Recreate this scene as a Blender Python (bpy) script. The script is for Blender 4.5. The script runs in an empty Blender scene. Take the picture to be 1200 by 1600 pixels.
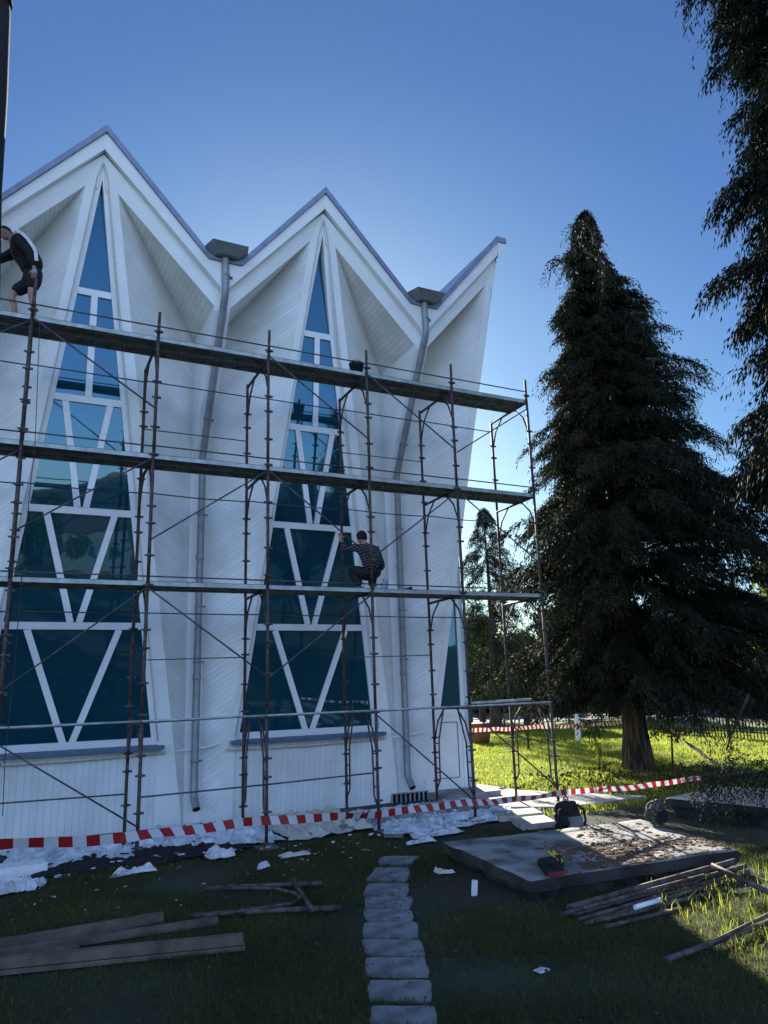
import bpy, bmesh, math, random
import numpy as np
from mathutils import Vector, Matrix, noise
random.seed(7); rng = np.random.default_rng(7)
R = math.radians
S = bpy.context.scene
COL = S.collection

# ------------------------------------------------------------------ camera
F_PX = 1160.0
PITCH, ROLL, YAW, CAM_H = R(13.291), R(-1.836), R(26.549), 2.2946
cy, sy, cp, sp = math.cos(YAW), math.sin(YAW), math.cos(PITCH), math.sin(PITCH)
cF = Vector((sy*cp, cy*cp, sp)); r0 = Vector((cy, -sy, 0)); u0 = r0.cross(cF)
cR = math.cos(ROLL)*r0 + math.sin(ROLL)*u0
cU = -math.sin(ROLL)*r0 + math.cos(ROLL)*u0
CAM = Vector((0, 0, CAM_H))
cd = bpy.data.cameras.new('camera'); cam = bpy.data.objects.new('camera', cd); COL.objects.link(cam)
cam.matrix_world = Matrix(((cR.x, cU.x, -cF.x, 0), (cR.y, cU.y, -cF.y, 0), (cR.z, cU.z, -cF.z, CAM_H), (0, 0, 0, 1)))
cd.sensor_fit = 'VERTICAL'; cd.sensor_height = 24; cd.lens = 24*F_PX/1600
cd.clip_start = 0.05; cd.clip_end = 3000
S.camera = cam

# ------------------------------------------------------------------ light
SUN_AZ, SUN_EL = R(20.5), R(21.6)          # azimuth from +Y towards +X
w = bpy.data.worlds.new('World'); S.world = w; w.use_nodes = True
nt = w.node_tree; bg = nt.nodes['Background']
sky = nt.nodes.new('ShaderNodeTexSky'); sky.sky_type = 'NISHITA'; sky.sun_disc = False
sky.sun_elevation = SUN_EL; sky.sun_rotation = SUN_AZ
sky.air_density = 1.0; sky.dust_density = 0.3; sky.ozone_density = 3.0; sky.altitude = 300
# ramp adds brightness to the unseen sky behind the camera, filling the shaded facade
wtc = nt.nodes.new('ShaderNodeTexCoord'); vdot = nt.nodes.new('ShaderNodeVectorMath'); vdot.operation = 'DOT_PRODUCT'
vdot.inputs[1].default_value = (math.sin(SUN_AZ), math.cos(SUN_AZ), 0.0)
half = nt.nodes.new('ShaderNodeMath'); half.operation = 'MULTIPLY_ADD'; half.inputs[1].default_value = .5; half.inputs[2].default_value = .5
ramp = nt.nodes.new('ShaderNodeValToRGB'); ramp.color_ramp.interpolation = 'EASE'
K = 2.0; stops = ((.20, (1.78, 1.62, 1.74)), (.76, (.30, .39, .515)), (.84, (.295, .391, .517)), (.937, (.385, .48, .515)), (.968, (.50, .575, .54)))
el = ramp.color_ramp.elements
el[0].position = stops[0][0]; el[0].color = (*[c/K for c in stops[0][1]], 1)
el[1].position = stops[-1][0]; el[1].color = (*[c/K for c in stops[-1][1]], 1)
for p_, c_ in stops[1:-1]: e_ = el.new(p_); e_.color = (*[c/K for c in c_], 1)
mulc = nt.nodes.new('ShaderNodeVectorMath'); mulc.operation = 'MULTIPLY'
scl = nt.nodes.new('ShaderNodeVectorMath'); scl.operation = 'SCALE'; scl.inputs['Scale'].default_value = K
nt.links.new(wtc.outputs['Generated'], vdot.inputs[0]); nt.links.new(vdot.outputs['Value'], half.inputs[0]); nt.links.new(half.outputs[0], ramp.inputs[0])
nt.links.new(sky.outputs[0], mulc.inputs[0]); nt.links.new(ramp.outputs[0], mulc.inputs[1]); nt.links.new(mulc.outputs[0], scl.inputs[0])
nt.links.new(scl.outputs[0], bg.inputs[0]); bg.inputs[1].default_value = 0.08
sd = bpy.data.lights.new('sun', 'SUN'); sd.energy = 5.0; sd.angle = R(0.55); sd.color = (1.0, 0.93, 0.80)
sun = bpy.data.objects.new('sun', sd); COL.objects.link(sun)
sdir = Vector((math.sin(SUN_AZ)*math.cos(SUN_EL), math.cos(SUN_AZ)*math.cos(SUN_EL), math.sin(SUN_EL)))
sun.rotation_euler = sdir.to_track_quat('Z', 'Y').to_euler(); sun.location = (0, 0, 40)
S.view_settings.view_transform = 'Standard'; S.view_settings.look = 'None'
S.view_settings.exposure = 1.72; S.view_settings.gamma = 1.0
S.render.engine = 'CYCLES'

# ------------------------------------------------------------------ helpers
def at(px, py, axis, val):                 # a photo direction met with the plane axis = val
    d = cF + cR*((px-600)/F_PX) - cU*((py-800)/F_PX)
    t = (val - CAM[axis])/d[axis]
    return CAM + d*t
WO = {}
def world_of(o): return WO.get(o.name, Vector((0, 0, 0))) if o else Vector((0, 0, 0))
def tag(o, label=None, cat=None, group=None, kind=None):
    if label: o['label'] = label
    if cat: o['category'] = cat
    if group: o['group'] = group
    if kind: o['kind'] = kind
    return o
def empty(name, loc, label, cat, group=None):
    o = bpy.data.objects.new(name, None); COL.objects.link(o); o.location = loc
    o.empty_display_size = 0.2
    WO[o.name] = Vector(loc); return tag(o, label, cat, group)

class MB:
    def __init__(s): s.v = []; s.f = []; s.uv = []; s.m = []; s.sm = []
    def face(s, idx, uv=None, m=0, sm=False):
        s.f.append(tuple(idx)); s.uv.append(uv); s.m.append(m); s.sm.append(sm)
    def poly(s, pts, uv=None, m=0, sm=False):
        b = len(s.v); s.v += [tuple(p) for p in pts]; s.face(range(b, b+len(pts)), uv, m, sm)
    def prism(s, pts, d, m=0, uvf=None):   # polygon pts pushed along vector d
        b = len(s.v); n = len(pts); d = Vector(d)
        s.v += [tuple(p) for p in pts] + [tuple(Vector(p)+d) for p in pts]
        u = [uvf(p) for p in pts] if uvf else None
        s.face(range(b, b+n), u, m); s.face([b+n+i for i in reversed(range(n))], list(reversed(u)) if u else None, m)
        for i in range(n):
            j = (i+1) % n; s.face((b+i, b+n+i, b+n+j, b+j), None, m)
    def box(s, c, size, rot=None, m=0):
        c = Vector(c); hx, hy, hz = size[0]/2, size[1]/2, size[2]/2
        q = [Vector((x*hx, y*hy, z*hz)) for z in (-1, 1) for x, y in ((-1, -1), (1, -1), (1, 1), (-1, 1))]
        if rot is not None: q = [rot @ p for p in q]
        b = len(s.v); s.v += [tuple(c+p) for p in q]
        for f in ((0, 3, 2, 1), (4, 5, 6, 7), (0, 1, 5, 4), (1, 2, 6, 5), (2, 3, 7, 6), (3, 0, 4, 7)):
            s.face([b+i for i in f], None, m)
    def beam(s, a, b_, w_, h_, up=(0, 0, 1), m=0):
        a = Vector(a); b_ = Vector(b_); d = (b_-a); L = d.length; d.normalize()
        x = d.cross(Vector(up)); 
        if x.length < 1e-4: x = d.cross(Vector((0, 1, 0)))
        x.normalize(); z = x.cross(d)
        rot = Matrix((x, d, z)).transposed()
        s.box((a+b_)/2, (w_, L, h_), rot, m)
    def tube(s, pts, r, n=8, caps=True, m=0):
        pts = [Vector(p) for p in pts]; rs = r if isinstance(r, (list, tuple)) else [r]*len(pts)
        b0 = len(s.v); prev = None
        for i, p in enumerate(pts):
            d = (pts[min(i+1, len(pts)-1)] - pts[max(i-1, 0)]).normalized()
            if prev is None:
                x = d.cross(Vector((0, 0, 1)) if abs(d.z) < .9 else Vector((0, 1, 0))).normalized()
            else:
                x = (prev - d*prev.dot(d)).normalized()
            prev = x; y = d.cross(x)
            for k in range(n):
                a = 2*math.pi*k/n; q = p + (x*math.cos(a) + y*math.sin(a))*rs[i]; s.v.append(tuple(q))
        for i in range(len(pts)-1):
            for k in range(n):
                k2 = (k+1) % n; s.face((b0+i*n+k, b0+i*n+k2, b0+(i+1)*n+k2, b0+(i+1)*n+k), None, m, True)
        if caps:
            s.face([b0+k for k in reversed(range(n))], None, m); s.face([b0+(len(pts)-1)*n+k for k in range(n)], None, m)
    def lathe(s, c, prof, n=16, m=0, sx=1, sy=1, smooth=True):
        c = Vector(c); b0 = len(s.v)
        for r, z in prof:
            for k in range(n):
                a = 2*math.pi*k/n; s.v.append((c.x+r*sx*math.cos(a), c.y+r*sy*math.sin(a), c.z+z))
        for i in range(len(prof)-1):
            for k in range(n):
                k2 = (k+1) % n; s.face((b0+i*n+k, b0+i*n+k2, b0+(i+1)*n+k2, b0+(i+1)*n+k), None, m, smooth)
        s.face([b0+k for k in reversed(range(n))], None, m); s.face([b0+(len(prof)-1)*n+k for k in range(n)], None, m)
    def patch(s, p00, p10, p11, p01, nx, ny, uvf=None, m=0, sm=True, disp=None):
        p00, p10, p11, p01 = map(Vector, (p00, p10, p11, p01)); b = len(s.v); P = []
        for j in range(ny+1):
            for i in range(nx+1):
                a, c = i/nx, j/ny
                q = p00*(1-a)*(1-c)+p10*a*(1-c)+p11*a*c+p01*(1-a)*c
                if disp: q = disp(q, a, c)
                P.append(q)
        s.v += [tuple(q) for q in P]
        for j in range(ny):
            for i in range(nx):
                ids = (j*(nx+1)+i, j*(nx+1)+i+1, (j+1)*(nx+1)+i+1, (j+1)*(nx+1)+i)
                s.face([b+k for k in ids], [uvf(P[k]) for k in ids] if uvf else None, m, sm)
    def build(s, name, mats, parent=None, **kw):
        V = np.array(s.v, dtype=float); c = Vector((V.min(0)+V.max(0))/2)
        if not parent: c.z = V[:, 2].min()
        me = bpy.data.meshes.new(name)
        me.from_pydata([tuple(Vector(q)-c) for q in s.v], [], s.f)
        if not isinstance(mats, (list, tuple)): mats = [mats]
        for mm in mats: me.materials.append(mm)
        me.polygons.foreach_set('material_index', s.m); me.polygons.foreach_set('use_smooth', s.sm)
        if any(u is not None for u in s.uv):
            l = me.uv_layers.new(name='UVMap'); data = []
            for f, u in zip(s.f, s.uv):
                for k in range(len(f)): data += list(u[k]) if u is not None else [0.0, 0.0]
            l.data.foreach_set('uv', data)
        me.update()
        return link(name, me, c, parent, **kw)
def link(name, me, c, parent=None, **kw):
    o = bpy.data.objects.new(name, me); COL.objects.link(o)
    WO[o.name] = Vector(c)
    if parent: o.parent = parent; o.location = Vector(c)-world_of(parent)
    else: o.location = c
    return tag(o, **kw)
def np_mesh(name, V, Fc, mats, parent=None, mi=None, smooth=False, **kw):   # V (n,3), Fc (m,k)
    V = np.asarray(V, dtype=np.float64); c = (V.min(0)+V.max(0))/2
    if not parent: c[2] = V[:, 2].min()
    V = V-c; k = Fc.shape[1]
    me = bpy.data.meshes.new(name); me.vertices.add(len(V)); me.vertices.foreach_set('co', V.astype(np.float32).ravel())
    me.loops.add(Fc.size); me.loops.foreach_set('vertex_index', Fc.astype(np.int32).ravel())
    me.polygons.add(len(Fc)); me.polygons.foreach_set('loop_start', np.arange(0, Fc.size, k, dtype=np.int32))
    if not isinstance(mats, (list, tuple)): mats = [mats]
    for mm in mats: me.materials.append(mm)
    if mi is not None: me.polygons.foreach_set('material_index', mi.astype(np.int32))
    if smooth: me.polygons.foreach_set('use_smooth', np.ones(len(Fc), dtype=bool))
    me.update(calc_edges=True); me.validate()
    return link(name, me, Vector(c), parent, **kw)

# ------------------------------------------------------------------ materials
def newmat(name):
    m = bpy.data.materials.new(name); m.use_nodes = True
    return m, m.node_tree, m.node_tree.nodes['Principled BSDF']
def N(t, kind, **k):
    n = t.nodes.new(kind)
    for a, b in k.items(): setattr(n, a, b)
    return n
def mat(name, col, col2=None, rough=.7, scale=6.0, bump=0.0, bscale=None, metal=0.0, spec=.5, detail=6, trans=0.0, lo=.35, hi=.65, coat=0, stretch=None):
    m, t, b = newmat(name); L = t.links.new
    tc = N(t, 'ShaderNodeTexCoord')
    b.inputs['Roughness'].default_value = rough; b.inputs['Metallic'].default_value = metal
    b.inputs['Specular IOR Level'].default_value = spec
    if coat: b.inputs['Coat Weight'].default_value = coat
    n = N(t, 'ShaderNodeTexNoise'); n.inputs['Scale'].default_value = scale; n.inputs['Detail'].default_value = detail
    mp = N(t, 'ShaderNodeMapping'); mp.inputs['Scale'].default_value = stretch or (1, 1, 1); L(tc.outputs['Object'], mp.inputs['Vector'])
    L(mp.outputs[0], n.inputs['Vector'])
    r = N(t, 'ShaderNodeValToRGB'); c2 = col2 or tuple(x*.7 for x in col)
    r.color_ramp.elements[0].position = lo; r.color_ramp.elements[1].position = hi
    r.color_ramp.elements[0].color = (*c2, 1); r.color_ramp.elements[1].color = (*col, 1)
    L(n.outputs['Fac'], r.inputs['Fac']); L(r.outputs['Color'], b.inputs['Base Color'])
    if bump:
        n2 = N(t, 'ShaderNodeTexNoise'); n2.inputs['Scale'].default_value = bscale or scale*4; n2.inputs['Detail'].default_value = 5
        L(mp.outputs[0], n2.inputs['Vector'])
        bp = N(t, 'ShaderNodeBump'); bp.inputs['Strength'].default_value = bump; bp.inputs['Distance'].default_value = .02
        L(n2.outputs['Fac'], bp.inputs['Height']); L(bp.outputs['Normal'], b.inputs['Normal'])
    if trans:
        tr = N(t, 'ShaderNodeBsdfTranslucent'); mx = N(t, 'ShaderNodeMixShader'); mx.inputs[0].default_value = trans
        hs = N(t, 'ShaderNodeHueSaturation'); hs.inputs['Value'].default_value = 1.5
        L(r.outputs['Color'], hs.inputs['Color']); L(hs.outputs['Color'], tr.inputs['Color'])
        L(b.outputs[0], mx.inputs[1]); L(tr.outputs[0], mx.inputs[2]); L(mx.outputs[0], t.nodes['Material Output'].inputs['Surface'])
    return m
def boards(name, col, groove=.45, wdt=.06, gap=.55):
    m, t, b = newmat(name); L = t.links.new
    uv = N(t, 'ShaderNodeUVMap'); sx = N(t, 'ShaderNodeSeparateXYZ'); L(uv.outputs[0], sx.inputs[0])
    fr = N(t, 'ShaderNodeMath', operation='FRACT'); L(sx.outputs[0], fr.inputs[0])
    pp = N(t, 'ShaderNodeMath', operation='PINGPONG'); L(fr.outputs[0], pp.inputs[0]); pp.inputs[1].default_value = .5
    mr = N(t, 'ShaderNodeMapRange'); mr.inputs['From Min'].default_value = 0; mr.inputs['From Max'].default_value = wdt
    L(pp.outputs[0], mr.inputs['Value'])
    fl = N(t, 'ShaderNodeMath', operation='FLOOR'); L(sx.outputs[0], fl.inputs[0])
    wn = N(t, 'ShaderNodeTexWhiteNoise', noise_dimensions='1D'); L(fl.outputs[0], wn.inputs['W'])
    tc = N(t, 'ShaderNodeTexCoord'); n = N(t, 'ShaderNodeTexNoise'); n.inputs['Scale'].default_value = 1.3; n.inputs['Detail'].default_value = 8
    L(tc.outputs['Object'], n.inputs['Vector'])
    r = N(t, 'ShaderNodeValToRGB'); r.color_ramp.elements[0].position = .3; r.color_ramp.elements[1].position = .6
    r.color_ramp.elements[0].color = (col[0]*.80, col[1]*.80, col[2]*.75, 1); r.color_ramp.elements[1].color = (*col, 1)
    L(n.outputs['Fac'], r.inputs['Fac'])
    bv = N(t, 'ShaderNodeMix', data_type='RGBA', blend_type='MULTIPLY'); bv.inputs[0].default_value = 1
    vr = N(t, 'ShaderNodeMapRange'); vr.inputs['To Min'].default_value = .93; L(wn.outputs['Value'], vr.inputs['Value'])
    L(r.outputs['Color'], bv.inputs[6]); L(vr.outputs['Result'], bv.inputs[7])
    mx = N(t, 'ShaderNodeMix', data_type='RGBA'); L(mr.outputs['Result'], mx.inputs[0])
    mx.inputs[6].default_value = (col[0]*gap, col[1]*gap, col[2]*gap, 1); L(bv.outputs[2], mx.inputs[7])
    L(mx.outputs[2], b.inputs['Base Color'])
    bp = N(t, 'ShaderNodeBump'); bp.inputs['Strength'].default_value = groove; bp.inputs['Distance'].default_value = .01
    L(mr.outputs['Result'], bp.inputs['Height']); L(bp.outputs['Normal'], b.inputs['Normal'])
    b.inputs['Roughness'].default_value = .45
    return m
M = {}
M['boards'] = boards('white_boards', (.84, .85, .84), gap=.62)
M['soffit'] = boards('soffit_boards', (.86, .86, .82), gap=.55, wdt=.07)
M['panel'] = boards('plinth_boards', (.78, .80, .80), gap=.6, wdt=.05)
M['white'] = mat('white_paint', (.82, .83, .82), (.74, .76, .74), rough=.5, scale=1.5, bump=.08, bscale=9)
M['upvc'] = mat('white_plastic', (.82, .83, .84), (.76, .77, .78), rough=.35, scale=3)
M['trim'] = mat('cream_trim', (.62, .62, .55), (.5, .5, .44), rough=.6, scale=20)
M['bluewall'] = boards('pale_blue_boards', (.56, .68, .76), gap=.75)
M['rooft'] = mat('roof_metal', (.30, .36, .46), (.25, .30, .40), rough=.45, scale=3, metal=.35)
M['edge'] = mat('eave_flashing', (.24, .28, .37), (.19, .22, .30), rough=.4, scale=4, metal=.3)
M['pipe'] = mat('downpipe_metal', (.25, .275, .29), (.19, .21, .225), rough=.42, scale=5, metal=.25)
M['hopper'] = mat('hopper_metal', (.25, .27, .28), (.17, .18, .19), rough=.6, scale=6, metal=.15)
M['sillblue'] = mat('blue_sill', (.07, .14, .24), (.05, .11, .19), rough=.35, scale=8)
M['frame'] = mat('scaffold_steel', (.105, .088, .082), (.05, .028, .022), rough=.7, scale=9, metal=.15, bump=.2, bscale=60, lo=.42, hi=.62)
M['brace'] = mat('brace_steel', (.10, .10, .105), (.045, .038, .035), rough=.65, scale=7, metal=.2)
M['galv'] = mat('galvanised_deck', (.48, .52, .52), (.26, .29, .28), rough=.5, scale=5, metal=.3, bump=.15, bscale=30)
M['deckdark'] = mat('deck_underside', (.22, .24, .24), (.12, .13, .12), rough=.7, scale=6)
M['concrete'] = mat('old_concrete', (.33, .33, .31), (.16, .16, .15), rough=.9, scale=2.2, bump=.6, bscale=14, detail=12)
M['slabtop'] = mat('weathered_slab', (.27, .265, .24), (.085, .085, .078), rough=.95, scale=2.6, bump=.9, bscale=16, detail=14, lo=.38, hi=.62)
M['concdark'] = mat('dark_concrete', (.045, .045, .04), (.012, .013, .012), rough=.95, scale=3, bump=.7, bscale=12, detail=10)  # on slab sides: shade of the undercut put into the colour
M['stone'] = mat('stepping_stone', (.22, .225, .22), (.10, .10, .10), rough=.9, scale=5, bump=.7, bscale=30, detail=12)
M['paving'] = mat('paving', (.42, .39, .34), (.28, .26, .23), rough=.9, scale=4, bump=.4, bscale=20)
M['tile'] = boards('tiled_top', (.50, .46, .40), gap=.35, wdt=.07)
M['moss'] = mat('dry_moss', (.15, .075, .03), (.05, .032, .02), rough=1, scale=14, bump=1, bscale=40)
M['plastic'] = mat('plastic_sheet', (.62, .66, .70), (.32, .35, .38), rough=.28, scale=5, bump=.9, bscale=22)
M['pl2'] = mat('white_rag', (.60, .60, .61), (.36, .37, .39), rough=.6, scale=9, bump=.5, bscale=30)
M['cream'] = mat('cream_sheet', (.50, .48, .40), (.36, .35, .30), rough=.5, scale=6, bump=.5)
M['foam'] = mat('foam_block', (.80, .80, .80), (.68, .69, .70), rough=.8, scale=20, bump=.3, bscale=90)
M['wood'] = mat('timber', (.13, .11, .08), (.06, .05, .036), rough=.8, scale=5, bump=.3, bscale=25)
M['woodd'] = mat('grey_timber', (.16, .14, .12), (.08, .07, .06), rough=.9, scale=6, bump=.4)
M['bark'] = mat('conifer_bark', (.125, .085, .062), (.028, .019, .015), rough=1, scale=5, bump=1, bscale=9, stretch=(2.6, 2.6, .28), lo=.42, hi=.58)
M['barkd'] = mat('dark_bark', (.07, .055, .042), (.03, .024, .02), rough=1, scale=6, bump=.8)
M['leaf'] = mat('cypress_foliage', (.017, .024, .012), (.007, .011, .007), rough=.8, scale=1.1, trans=.04, spec=.1)
M['leafb'] = mat('cypress_tips', (.042, .043, .022), (.021, .025, .014), rough=.75, scale=1.3, trans=.2, spec=.2)
M['leafn'] = mat('spruce_foliage', (.026, .038, .024), (.012, .019, .014), rough=.75, scale=1.2, trans=.08, spec=.2)
M['leafy'] = mat('spring_leaves', (.16, .20, .03), (.08, .12, .02), rough=.6, scale=2, trans=.45, spec=.2)
M['leafm'] = mat('garden_leaves', (.07, .11, .025), (.035, .06, .016), rough=.6, scale=2, trans=.3, spec=.2)
M['grassb'] = mat('shade_toned_grass_blade', (.090, .112, .030), (.045, .060, .018), rough=.6, scale=.9, trans=.6, spec=.2)  # foreground blades, darkened in the colour to stand for the building shade
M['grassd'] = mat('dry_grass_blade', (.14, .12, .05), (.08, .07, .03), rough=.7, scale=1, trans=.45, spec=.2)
M['lawnb'] = mat('sun_toned_lawn_blade', (.25, .29, .032), (.15, .19, .022), rough=.6, scale=.7, trans=.62, spec=.2)  # brighter copy of the grass blades, sunlight put into the colour
M['black'] = mat('black_cloth', (.007, .007, .011), (.004, .004, .006), rough=.85, scale=20, bump=.2, bscale=60)
M['camo'] = mat('camo_cloth', (.09, .085, .06), (.02, .022, .018), rough=.9, scale=22, lo=.47, hi=.53)
M['yellow'] = mat('yellow_cloth', (.55, .42, .03), (.40, .30, .02), rough=.8, scale=12)
M['red'] = mat('red_cloth', (.22, .02, .025), (.14, .012, .015), rough=.7, scale=12)
M['skin'] = mat('skin', (.40, .23, .16), (.33, .18, .125), rough=.55, scale=8)
M['hair'] = mat('dark_hair', (.015, .012, .011), (.008, .007, .006), rough=.8, scale=40, bump=.5, bscale=90)
M['whitecloth'] = mat('white_cloth', (.70, .70, .72), (.55, .55, .58), rough=.8, scale=20)
M['glove'] = mat('grey_glove', (.33, .33, .34), (.22, .22, .24), rough=.8, scale=20)
M['shoe'] = mat('shoe', (.05, .05, .055), (.03, .03, .03), rough=.6, scale=10)
M['fence'] = mat('fence_iron', (.025, .027, .03), (.015, .016, .017), rough=.6, scale=10)
M['brick'] = mat('brown_bin', (.20, .085, .05), (.12, .05, .03), rough=.7, scale=5)
M['road'] = mat('road_asphalt', (.16, .16, .17), (.11, .11, .115), rough=.9, scale=3)
M['bottle'] = mat('blue_bottle', (.30, .45, .62), (.22, .36, .52), rough=.25, scale=10)
M['house'] = mat('house_render', (.16, .16, .15), (.12, .12, .11), rough=.8, scale=2)
M['hroof'] = mat('house_roof', (.07, .045, .04), (.05, .03, .03), rough=.8, scale=3)
M['hill'] = mat('wooded_hill', (.035, .055, .025), (.014, .024, .013), rough=1, scale=.25, bump=1, bscale=1.2)
M['litter'] = mat('leaf_litter', (.085, .055, .032), (.035, .030, .016), rough=1, scale=10, bump=.9, bscale=30)

def glass(name, tint=(.14, .37, .60), body=(.006, .048, .068), gl=.14):
    m, t, b = newmat(name); L = t.links.new
    b.inputs['Base Color'].default_value = (*body, 1); b.inputs['Roughness'].default_value = .05; b.inputs['Specular IOR Level'].default_value = .15
    g = N(t, 'ShaderNodeBsdfGlossy'); g.inputs['Color'].default_value = (*tint, 1); g.inputs['Roughness'].default_value = .015
    tc = N(t, 'ShaderNodeTexCoord'); n = N(t, 'ShaderNodeTexNoise'); n.inputs['Scale'].default_value = .9; n.inputs['Detail'].default_value = 2
    L(tc.outputs['Object'], n.inputs['Vector'])
    bp = N(t, 'ShaderNodeBump'); bp.inputs['Strength'].default_value = .4; bp.inputs['Distance'].default_value = .02
    L(n.outputs['Fac'], bp.inputs['Height']); L(bp.outputs['Normal'], g.inputs['Normal'])
    mx = N(t, 'ShaderNodeMixShader'); mx.inputs[0].default_value = gl
    L(b.outputs[0], mx.inputs[1]); L(g.outputs[0], mx.inputs[2]); L(mx.outputs[0], t.nodes['Material Output'].inputs['Surface'])
    return m
M['glass'] = glass('tinted_glass')

def tape_mat(name, period, slant=.0):
    m, t, b = newmat(name); L = t.links.new
    uv = N(t, 'ShaderNodeUVMap'); sx = N(t, 'ShaderNodeSeparateXYZ'); L(uv.outputs[0], sx.inputs[0])
    a = N(t, 'ShaderNodeMath', operation='MULTIPLY_ADD'); L(sx.outputs[1], a.inputs[0]); a.inputs[1].default_value = slant; L(sx.outputs[0], a.inputs[2])
    f = N(t, 'ShaderNodeMath', operation='FRACT'); L(a.outputs[0], f.inputs[0])
    g = N(t, 'ShaderNodeMath', operation='GREATER_THAN'); L(f.outputs[0], g.inputs[0]); g.inputs[1].default_value = .5
    mx = N(t, 'ShaderNodeMix', data_type='RGBA'); L(g.outputs[0], mx.inputs[0])
    mx.inputs[6].default_value = (.66, .66, .68, 1); mx.inputs[7].default_value = (.36, .018, .022, 1)
    L(mx.outputs[2], b.inputs['Base Color']); b.inputs['Roughness'].default_value = .4
    tr = N(t, 'ShaderNodeBsdfTranslucent'); L(mx.outputs[2], tr.inputs['Color'])
    ms = N(t, 'ShaderNodeMixShader'); ms.inputs[0].default_value = .3
    L(b.outputs[0], ms.inputs[1]); L(tr.outputs[0], ms.inputs[2]); L(ms.outputs[0], t.nodes['Material Output'].inputs['Surface'])
    return m
M['tape'] = tape_mat('warning_tape', 1, .12)

# ------------------------------------------------------------------ ground
def ground_mat():
    m, t, b = newmat('grass_ground'); L = t.links.new
    tc = N(t, 'ShaderNodeTexCoord')
    n1 = N(t, 'ShaderNodeTexNoise'); n1.inputs['Scale'].default_value = .55; n1.inputs['Detail'].default_value = 8
    n2 = N(t, 'ShaderNodeTexNoise'); n2.inputs['Scale'].default_value = 14; n2.inputs['Detail'].default_value = 8
    n3 = N(t, 'ShaderNodeTexNoise'); n3.inputs['Scale'].default_value = 55; n3.inputs['Detail'].default_value = 4
    for n in (n1, n2, n3): L(tc.outputs['Object'], n.inputs['Vector'])
    r1 = N(t, 'ShaderNodeValToRGB'); e = r1.color_ramp.elements
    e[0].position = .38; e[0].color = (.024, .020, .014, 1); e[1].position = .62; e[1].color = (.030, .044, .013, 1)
    m1 = N(t, 'ShaderNodeMath', operation='MULTIPLY_ADD'); L(n2.outputs['Fac'], m1.inputs[0]); m1.inputs[1].default_value = .5
    s1 = N(t, 'ShaderNodeMath', operation='MULTIPLY'); L(n1.outputs['Fac'], s1.inputs[0]); s1.inputs[1].default_value = .6
    L(s1.outputs[0], m1.inputs[2]); L(m1.outputs[0], r1.inputs['Fac']); L(r1.outputs['Color'], b.inputs['Base Color'])
    bp = N(t, 'ShaderNodeBump'); bp.inputs['Strength'].default_value = 1; bp.inputs['Distance'].default_value = .05
    L(n3.outputs['Fac'], bp.inputs['Height']); L(bp.outputs['Normal'], b.inputs['Normal']); b.inputs['Roughness'].default_value = 1
    return m
M['ground'] = ground_mat(); M['lawn'] = mat('sun_toned_lawn', (.14, .19, .02), (.08, .12, .018), rough=1, scale=3, bump=1, bscale=40, trans=.0)  # lawn sheet: ground colour brightened to stand for sunlight, ground kept dark for shade
V3 = lambda *a: Vector(a)
def gz(x, y):
    return .035*noise.noise(Vector((x*.45, y*.45, 0))) + .012*noise.noise(Vector((x*2, y*2, 3)))
g = MB()
g.patch((-4, -3, 0), (34, -3, 0), (34, 46, 0), (-4, 46, 0), 110, 130, disp=lambda q, a, c: Vector((q.x, q.y, gz(q.x, q.y)*min(1, 12*min(a, 1-a, c, 1-c)))))
g.build('ground', M['ground'], kind='structure')
g = MB()
for x0, x1, y0, y1 in ((-500, -4, -500, 500), (34, 500, -500, 500), (-4, 34, -500, -3), (-4, 34, 46, 500)):
    g.poly([(x0, y0, 0), (x1, y0, 0), (x1, y1, 0), (x0, y1, 0)])
g.build('far_ground', M['ground'], kind='structure')

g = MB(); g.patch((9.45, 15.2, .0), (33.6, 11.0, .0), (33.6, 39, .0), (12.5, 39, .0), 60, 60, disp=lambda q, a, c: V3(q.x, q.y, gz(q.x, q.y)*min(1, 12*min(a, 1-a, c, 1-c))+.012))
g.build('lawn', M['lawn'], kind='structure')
# paved apron along the wall, and the path that leads round the corner
g = MB(); g.patch((-6, 12.9, .03), (8.6, 12.9, .03), (8.6, 14.4, .03), (-6, 14.4, .03), 40, 4, disp=lambda q, a, c: q+Vector((0, .15*noise.noise(q*1.3), .01*noise.noise(q*3))))
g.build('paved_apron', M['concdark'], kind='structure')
pth = [at(745, 1256, 2, .05), at(800, 1262, 2, .05), at(890, 1262, 2, .05), at(1010, 1245, 2, .05), at(900, 1240, 2, .05), at(815, 1236, 2, .05), at(745, 1226, 2, .05)]
g = MB(); g.prism([(p.x, p.y, -.02) for p in pth], (0, 0, .09)); g.build('corner_path', M['paving'], kind='structure')
pl = [(1.2, 17), (34, 22.3), (34, 27.5), (1.2, 20)]
g = MB(); g.poly([(12, 41, .05), (60, 28.5, .05), (66, 34, .05), (14, 50, .05)]); g.build('road', M['road'], kind='structure')

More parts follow.
